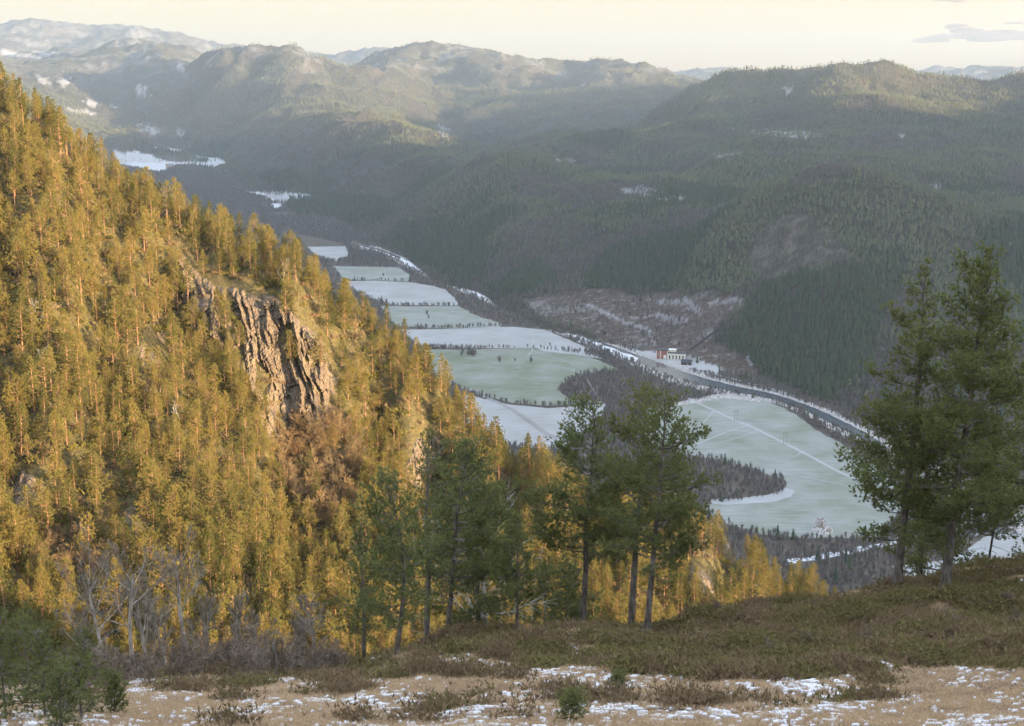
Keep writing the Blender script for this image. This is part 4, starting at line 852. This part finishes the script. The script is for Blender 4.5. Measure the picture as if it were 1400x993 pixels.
def spur_forest():
    pt = spur_pts(3.05); x, y = pt[:, 0], pt[:, 1]
    z = height(x, y); u, v = px(x, y, z)
    lim = np.interp(x, [-300, -150, -60, 0, 60, 120, 190], [640, 640, 620, 600, 560, 520, 500])
    ok = (y < lim) & (np.abs(np.arctan2(x, y)) < math.radians(25)) & (z > 60)
    for p, _, _ in CLIFFS: ok &= ~(inpoly(u, v + 10, p) & (rng.random(len(x)) > .16))
    for p in BRUSH: ok &= ~(inpoly(u, v, p) & (rng.random(len(x)) > .22))
    ok &= rng.random(len(x)) > .10
    x, y, z, u, v = x[ok], y[ok], z[ok], u[ok], v[ok]; H = rng.uniform(.55, 1.08, len(x)) * np.where(rng.random(len(x)) < .18, .6, 1)
    H *= np.interp(u, [900, 1100], [1, .88])
    vis = visible(x, y, z + H * 11) & (u > -30) & (u < 1430) & (v - H * 60 < 980)
    size = H / y * (1 + 0 * x); order = np.argsort(np.where(vis, -size, 1)); first = np.zeros(len(x), bool); first[order[:min(300, vis.sum())]] = True
    print('spur trees', len(x), 'visible', vis.sum())
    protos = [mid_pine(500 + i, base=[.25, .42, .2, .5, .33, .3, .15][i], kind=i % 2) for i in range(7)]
    made = {}
    for i in np.nonzero(first)[0]:
        k = int(rng.integers(0, 7))
        if k not in made: o = made[k] = two_part('hill_pine', 'pine in the golden sunlit wood covering the steep slope', 'pine tree', (0, 0, 0), 0, protos[k][0], protos[k][1], 'pines of the sunlit slope')
        else: o = copy_tree(made[k])
        o.location = (x[i], y[i], z[i] - .3); o.rotation_euler = (rng.normal(0, .03), rng.normal(0, .03), rng.uniform(0, 6.28)); s = H[i]; o.scale = (s * rng.uniform(.9, 1.15), s, s)
    q = ~first; joined = []
    for wm, cm in protos:
        b = bmesh.new(); b.from_mesh(wm); n0 = len(b.faces); b.from_mesh(cm); me = bpy.data.meshes.new('hill_pine_whole'); b.to_mesh(me); b.free(); me.materials.append(M['bark_red']); me.materials.append(cm.materials[0])
        mi = np.zeros(len(me.polygons), np.int32); mi[n0:] = 1; me.polygons.foreach_set('material_index', mi); joined.append(me)
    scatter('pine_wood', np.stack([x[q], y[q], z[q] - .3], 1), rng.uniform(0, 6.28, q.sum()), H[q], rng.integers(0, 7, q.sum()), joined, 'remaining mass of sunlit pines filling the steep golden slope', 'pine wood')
    # low scrub under the pines and ledge growth
    pt = spur_pts(2.6, 200, 470); x, y = pt[:, 0], pt[:, 1]; z = height(x, y); u, v = px(x, y, z); r = np.random.default_rng(5)
    ok = (np.abs(np.arctan2(x, y)) < math.radians(25)) & (z > 100)
    for p, _, _ in CLIFFS: ok &= ~(inpoly(u, v + 6, p) & (rng.random(len(x)) > .15))
    x, y, z = x[ok], y[ok], z[ok]; ms = []
    for k in range(4):
        N = 70; p = np.stack([r.normal(0, .6, N), r.normal(0, .6, N), r.uniform(0, .5, N)], 1); d = np.stack([r.normal(0, .5, N), r.normal(0, .5, N), r.uniform(.3, 1, N)], 1); V, F = blades(p, d, 2, .8, .16, .3, r)
        ms.append(mesh_np('scrub', V, F, [M['brush'] if k % 2 else M['needle_hill']]))
    scatter('undergrowth', np.stack([x, y, z], 1), rng.uniform(0, 6.28, len(x)), rng.uniform(.6, 2.0, len(x)), rng.integers(0, 4, len(x)), ms, 'low scrub and ledge growth beneath the sunlit pines', 'undergrowth')
    # bare brown brush
    bm = []
    for i in range(4):
        w, t = bare(700 + i, 8, depth=3, stems=3, first=.12, n0=7, twig=.022, r0=.07, spread=.42); t.V += w.V; t.F = t.F + [f + t.n for f in w.F] if False else t.F
        b = MB(); b.add(np.concatenate(t.V[:len(t.F)]), np.concatenate(t.F)); b.add(np.concatenate(w.V), np.concatenate(w.F)); bm.append(b.mesh('bare_brush', [M['brush']]))
    n = 0
    for poly, cnt in zip(BRUSH, (74, 20, 8)):
        pc = np.array(poly); a, b = pc.min(0), pc.max(0); c = 0
        while c < cnt:
            u, v = rng.uniform(a[0], b[0]), rng.uniform(a[1], b[1])
            if not inpoly(np.array([u]), np.array([v]), poly)[0]: continue
            q = hit(u, v, 150); o = link('bare_birch', bm[n % 4], loc=(q[0], q[1], q[2]), rz=rng.uniform(0, 6.28)); s = rng.uniform(.6, 1.25); o.scale = (s * 1.2, s * 1.2, s)
            g = 0 if poly is BRUSH[0] else (1 if poly is BRUSH[1] else 2)
            tag(o, ['leafless russet birch in the brushy gully below the largest rock face', 'leafless brown birch in the thicket at lower left of the slope', 'leafless brown birch high on the ridge at upper left'][g], 'birch tree', ['birches of the gully', 'birches of the lower left thicket', 'birches on the ridge'][g]); c += 1; n += 1
    for u, v, l in [(45, 450, 'pale dead snag leaning among the leftmost pines of the slope'), (57, 515, 'pale grey twiggy dead tree below the leaning snag'), (150, 455, 'thin pale dead pine left of the small grey outcrop'), (385, 395, 'leaning bleached dead pine above the largest rock face'), (245, 590, 'pale dead stem below the small grey outcrop')]:
        q = hit(u, v, 150); w, t = bare(int(u), 9, depth=2, stems=1, first=.3, n0=5, twig=.03, r0=.13); b = MB(); b.add(np.concatenate(w.V), np.concatenate(w.F)); b.add(np.concatenate(t.V), np.concatenate(t.F))
        o = link('dead_tree', b.mesh('dead_tree', [M['dead']]), loc=q); o.rotation_euler = (0, rng.uniform(-.25, .35), 0); tag(o, l, 'dead tree')

# ------------------------------------------------------------------ the knoll in front
def place(u, v, D):
    """stand on the knoll in column u, at distance D"""
    x = (u - 700) / FPX * D * (1 + 0); 
    for _ in range(4): z = hz(x, D); xx, yy, zz = ray(u, 496.5 - FPX * ((D * SP + (z - CH) * CP) / (D * CP - (z - CH) * SP))); x = float(xx / yy * D)
    return (x, D, hz(x, D))
BASE = {540: 893, 612: 868, 707: 866, 794: 856, 862: 864, 884: 872, 1292: 812, 1226: 803}
def fore_pine(seed, u, D, top, label, lean=0.0, **kw):
    """a pine standing at column u, distance D, whose top reaches photo row top"""
    D0 = D
    if u in BASE: x, y, z = (float(c) for c in hit(u, BASE[u], 30))
    else: y = 999
    if y > 66: x, y, z = place(u, 0, D0)
    h = float(P(u, top, y)[2]) - z + .1
    w, V, F = pine(seed, h, lean=(lean, 0), **kw); red = kw.get('base', .3) > .33
    return two_part('pine_tree', label, 'pine tree', (x, y, z), 0, w.mesh('trunk', [M['bark']], False), mesh_np('crown', V, F, [M['needle']]))
def knoll_trees():
    K = dict(tufts=1.0, needle=(.145, .036), k=11, dens=1.02, clump=.08)
    fore_pine(11, 540, 47.5, 652, 'leftmost pine of the knoll, dark with a bent leaning trunk', lean=-.055, base=.2, spread=.25, bend=-1.2, **K)
    fore_pine(12, 498, 52, 720, 'slim low pine crowded behind the bent leaning pine', base=.2, spread=.14, **K)
    fore_pine(13, 612, 55.5, 612, 'broad dark pine left of the knoll middle with a pale lichened trunk', lean=.04, base=.24, spread=.275, **K)
    fore_pine(14, 585, 63, 596, 'pine with a ragged open top behind the broad dark pine', base=.45, spread=.15, tufts=.8, needle=(.15, .036), k=10, dens=.8)
    fore_pine(15, 655, 60, 640, 'pine behind and right of the broad dark pine', base=.2, spread=.22, **K)
    fore_pine(16, 707, 57.5, 715, 'short bushy pine with a bare twiggy stem, midway along the knoll', base=.32, spread=.28, **K)
    fore_pine(17, 794, 60.5, 556, 'tall open pine with a long bare trunk, left of the trunk pair', lean=.07, base=.36, spread=.235, tufts=.9, needle=(.15, .036), k=11, dens=.95)
    fore_pine(18, 862, 58, 534, 'tall knoll pine, left one of the close trunk pair', lean=.02, base=.34, spread=.215, **K)
    fore_pine(19, 884, 56, 548, 'tall knoll pine, right one of the close trunk pair', lean=.05, base=.28, spread=.235, **K)
    fore_pine(20, 775, 64, 770, 'small green pine at foot of the tall open pine', base=.05, spread=.3, **K)
    fore_pine(21, 745, 66, 775, 'small bushy pine on the knoll edge between the short and the tall pines', base=.05, spread=.28, **K)
    fore_pine(22, 1292, 60, 350, 'largest pine of all with a thick lichen-grey trunk, right side of the knoll', lean=.045, base=.20, spread=.235, r0=.20, tufts=1.0, needle=(.15, .038), k=11, dens=1.7, clump=.08)
    fore_pine(23, 1226, 63.5, 366, 'tall pine with a sunlit golden tip, left of the largest pine', lean=.035, base=.14, spread=.155, tufts=1.0, needle=(.15, .038), k=11, dens=1.5, clump=.08)
    fore_pine(24, 1340, 65.5, 590, 'thin-stemmed young pine right of the largest pine', lean=.05, base=.45, spread=.20, r0=.07, **K)
    fore_pine(25, 1452, 60, 400, 'pine at the right edge of which only branches reach into view', lean=-.03, base=.2, spread=.23, **K)
    fore_pine(26, 1398, 66, 740, 'tiny conifer on the skyline at the right edge', base=.05, spread=.3, **K)
    fore_pine(27, 1250, 66, 560, 'low shaggy pine between the two tall right-hand pines', base=.08, spread=.2, **K)
    # young pines, lower left
    for i, (u, D, top, l) in enumerate([(8, 27, 852, 'young green pine at the very left edge of the bog'), (62, 26, 868, 'tallest young pine of the lower left thicket'), (112, 25.5, 905, 'round bushy young pine in the lower left thicket'), (158, 27.5, 930, 'small young pine at right end of the lower left thicket'), (118, 33, 868, 'thin young pine behind the round bushy one'), (40, 34, 845, 'young pine behind the lower left thicket, catching light at its tip'), (85, 23.2, 925, 'young pine at the bottom edge, in front of the thicket')]):
        x, y, z = place(u, 0, D); h = max(.8, float(P(u, top, D)[2]) - z)
        w, V, F = pine(800 + i, h, base=.02, spread=.34, tufts=1.5, needle=(.13, .020), k=11, dens=.5, clump=.25, sides=6, dead=0, r0=.03)
        two_part('young_pine', l, 'young pine', (x, y, z), 0, w.mesh('trunk', [M['bark']]), mesh_np('crown', V, F, [M['needle_young']]))
    for i, (u, D, top, l) in enumerate([(780, 25.5, 955, 'knee-high pine seedling at the bottom edge of the bog'), (842, 33, 925, 'pine seedling on the bog right of the knee-high one')]):
        x, y, z = place(u, 0, D); h = max(.35, float(P(u, top, D)[2]) - z)
        w, V, F = pine(830 + i, h, base=.02, spread=.36, tufts=4, needle=(.09, .014), k=8, dens=.3, sides=5, dead=0, r0=.012)
        two_part('pine_seedling', l, 'pine seedling', (x, y, z), 0, w.mesh('trunk', [M['bark']]), mesh_np('crown', V, F, [M['needle_young']]))
    # leafless trees, left
    BT = [(150, 53, 752, 'leafless grey tree at left end of the bare row'), (183, 50, 742, 'tall leafless tree with forked crown, second of the bare row'), (205, 57, 770, 'thin leafless tree behind the forked one'), (262, 51, 748, 'tallest straight leafless tree in mid row'), (288, 55, 800, 'slim leafless tree right of the tallest bare one'), (328, 52, 788, 'leafless tree with wide low branches in the bare row'), (352, 58, 815, 'small leafless tree behind the bare row'), (430, 49, 800, 'last leafless sapling at right end of the bare row'), (120, 58, 800, 'leafless tree behind the lower left thicket'), (235, 60, 810, 'leafless tree set back in the middle of the bare row'), (400, 55, 830, 'low leafless tree left of the last sapling')]
    for i, (u, D, top, l) in enumerate(BT):
        x, y, z = place(u, 0, D); h = float(P(u, top, D)[2]) - z
        w, t = bare(900 + i, h * 1.02, depth=4, first=.45, n0=6, spread=.36, r0=.095 + .012 * (i % 3), lean=.03 * ((i % 3) - 1), twig=.009)
        o = link('leafless_tree', None, loc=(x, y, z)); link('trunk', w.mesh('trunk', [M['birch_trunk']]), o); link('twigs', t.mesh('twigs', [M['birch']]), o); tag(o, l, 'leafless tree')
    x, y, z = place(376, 0, 45); w = MB(); w.tube([(0, 0, -.2), (.03, 0, .6), (-.02, .02, 1.25)], [.10, .075, .05], 7); w.tube([(0, 0, .9), (.2, .05, 1.15)], [.03, .01], 4)
    tag(link('dead_stump', w.mesh('dead_stump', [M['bark']]), loc=(x, y, z)), 'dark broken stump at the bog edge right of the bare trees', 'stump')
    for u, D, top, ln, l in [(680, 64, 640, .0, 'bleached dead pine with twisted silver limbs behind the knoll'), (668, 70, 668, .05, 'second silver dead pine leaning behind the twisted one')]:
        x, y, z = place(u, 0, D); h = float(P(u, top, D)[2]) - z
        w, t = bare(int(u) + 3, h, depth=3, first=.4, n0=9, spread=.75, r0=.12, twig=.012, lean=ln); o = link('dead_pine', None, loc=(x, y, z)); link('trunk', w.mesh('trunk', [M['dead']]), o); link('limbs', t.mesh('limbs', [M['dead']]), o); tag(o, l, 'dead tree')
    # twiggy shrubs
    bs = []
    for i in range(4):
        w, t = bare(950 + i, 1.5, depth=3, stems=6, first=.1, n0=3, spread=.5, r0=.012, twig=.005); b = MB(); b.add(np.concatenate(w.V), np.concatenate(w.F)); b.add(np.concatenate(t.V), np.concatenate(t.F)); bs.append(b.mesh('twig_shrub', [M['twigbrown']]))
    for i in range(46):
        u = rng.uniform(95, 470); D = rng.uniform(43.5, 54) if u > 170 else rng.uniform(34, 50); p = place(u, 0, D); o = link('twig_shrub', bs[i % 4], loc=p, rz=rng.uniform(0, 6.28)); s = rng.uniform(.6, 1.3); o.scale = (s * 1.2, s * 1.2, s); tag(o, 'twiggy leafless shrub in the grey thicket beneath the bare trees', 'shrub', 'shrubs beneath the bare trees')
    for i in range(26):
        u = rng.uniform(880, 1400); D = rng.uniform(42, 60); p = place(u, 0, D); o = link('twig_shrub', bs[i % 4], loc=p, rz=rng.uniform(0, 6.28)); s = rng.uniform(.25, .5); o.scale = (s * 1.3, s * 1.3, s); tag(o, 'low twiggy dwarf shrub in the heather of the knoll', 'shrub', 'dwarf shrubs in the heather')

def ground_cover():
    r = np.random.default_rng(77); hea = []; mos = []; stw = []
    for k in range(4):
        N = 46; p = np.stack([r.normal(0, .16, N), r.normal(0, .16, N), r.uniform(-.03, .10, N)], 1); d = np.stack([r.normal(0, .42, N), r.normal(0, .42, N), np.full(N, 1.0)], 1)
        V, F = blades(p, d, 5, .085, .018, .6, r); hea.append(mesh_np('heather_clump', V, F, [M['heather']])); V, F = blades(p, d, 5, .07, .022, .7, r); mos.append(mesh_np('moss_clump', V, F, [M['moss']]))
        N = 44; p = np.stack([r.normal(0, .13, N), r.normal(0, .13, N), np.full(N, -.02)], 1); d = np.stack([r.normal(0, .55, N), r.normal(0, .55, N), np.full(N, .75)], 1); V, F = blades(p, d, 2, .085, .012, .3, r); stw.append(mesh_np('straw_tuft', V, F, [M['straw']]))
    def pts(n, y0, y1):
        a = math.radians(24); y = rng.uniform(y0, y1, n * 2); x = rng.uniform(-1, 1, n * 2) * np.tan(a) * y1; k = np.abs(x) < np.tan(a) * y; return x[k], y[k]
    x, y = pts(150000, 22, 76); z, f, fl, g, mo = height(x, y, True); sn = knoll_snow(x, y, mo); pe = peat(x, y)
    patch = fbm(x, y, 3.2, 4, 141, .6); pat2 = fbm(x, y, 2.0, 4, 143, .6)
    q = (sn < .3) & (pe < .5); on = mo > .5; R = rng.random(len(x)); hh = patch > np.where(on, -.12, .78); h = q & hh & (R < np.where(on, .7, .25)); m = h & (pat2 > -.02) & on; h &= ~m
    s = q & ~hh & (R < np.where(on, .5, .42))
    sn2 = (sn >= .5) & (rng.random(len(x)) < .012); s |= sn2
    for nm, k, ms, lb, cat, a, b in [('heather', h, hea, 'dark brown heather covering the knoll', 'heather', .7, 2.4), ('green_heath', m, mos, 'green crowberry and moss clumps on the knoll', 'heath plants', .8, 2.4), ('bog_grass', s, stw, 'dead tan grass of the bog and knoll', 'grass', .5, 1.1)]:
        print(nm, k.sum()); scatter(nm, np.stack([x[k], y[k], z[k]], 1), rng.uniform(0, 6.28, k.sum()), rng.uniform(a, b, k.sum()), rng.integers(0, 4, k.sum()), ms, lb, cat)

def clouds():
    m = bpy.data.materials.new('cloud_vapour'); m.use_nodes = True; t = m.node_tree; t.nodes.clear(); o = t.nodes.new('ShaderNodeOutputMaterial'); v = t.nodes.new('ShaderNodeVolumePrincipled')
    v.inputs['Color'].default_value = (.44, .33, .34, 1); v.inputs['Density'].default_value = .0035; v.inputs['Anisotropy'].default_value = .6; t.links.new(v.outputs[0], o.inputs['Volume'])
    D = 42000
    for k, (blobs, lab) in enumerate([([(1262, 56, 20, 4), (1290, 53, 26, 7), (1320, 47, 26, 10), (1352, 50, 30, 9), (1385, 50, 34, 9), (1420, 49, 34, 10), (1310, 37, 18, 4)], 'long flat grey cloud low over the right-hand mountains'), ([(1290, 0, 16, 3), (1310, 1, 14, 3)], 'small cloud wisp at the top edge of the sky'), ([(1384, 32, 20, 3.0), (1410, 31, 20, 3.5)], 'thin cloud streak above the long grey cloud')]):
        b = MB(); rr = np.random.default_rng(k)
        for (u, v_, w, h) in blobs:
            for _ in range(5):
                uu, vv = u + rr.normal(0, w * .35), v_ + rr.normal(0, h * .3); c = P(uu, vv, D + rr.normal(0, 400)); W = w * D / FPX * rr.uniform(.45, .8); Hh = h * D / FPX * rr.uniform(.45, .9)
                n1, n2 = 26, 14; a = np.linspace(0, 2 * math.pi, n1, endpoint=False); e = np.linspace(-math.pi / 2, math.pi / 2, n2); A, E = np.meshgrid(a, e); q = 1 + .35 * fbm(np.cos(A) * 2 + uu, E * 2 + np.sin(A) * 2, 1.2, 4, k * 7 + 3)
                X = np.cos(A) * np.cos(E) * W * q; Y = np.sin(A) * np.cos(E) * W * q; Z = np.sin(E) * Hh * q; Z = np.where(Z < 0, Z * .35, Z)
                V = np.stack([X, Y, Z], -1).reshape(-1, 3) + c; i = np.arange(n2 - 1)[:, None] * n1; j = np.arange(n1)[None, :]; jj = (j + 1) % n1
                b.add(V, np.stack([i + j, i + jj, i + n1 + jj, i + n1 + j], -1).reshape(-1, 4))
        tag(link('cloud', b.mesh('cloud', [m])), lab, 'cloud', kind='structure')
import time; T0 = time.time()
def tick(s): print('TICK', s, round(time.time() - T0, 1), flush=True)
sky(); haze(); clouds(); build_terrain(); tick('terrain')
far_woods(); tick('woods')
floor_things(); structures(); valley_trees(); tick('floor')
cliffs(); tick('cliffs'); spur_forest(); tick('spur'); knoll_trees(); tick('knoll'); ground_cover(); tick('cover')
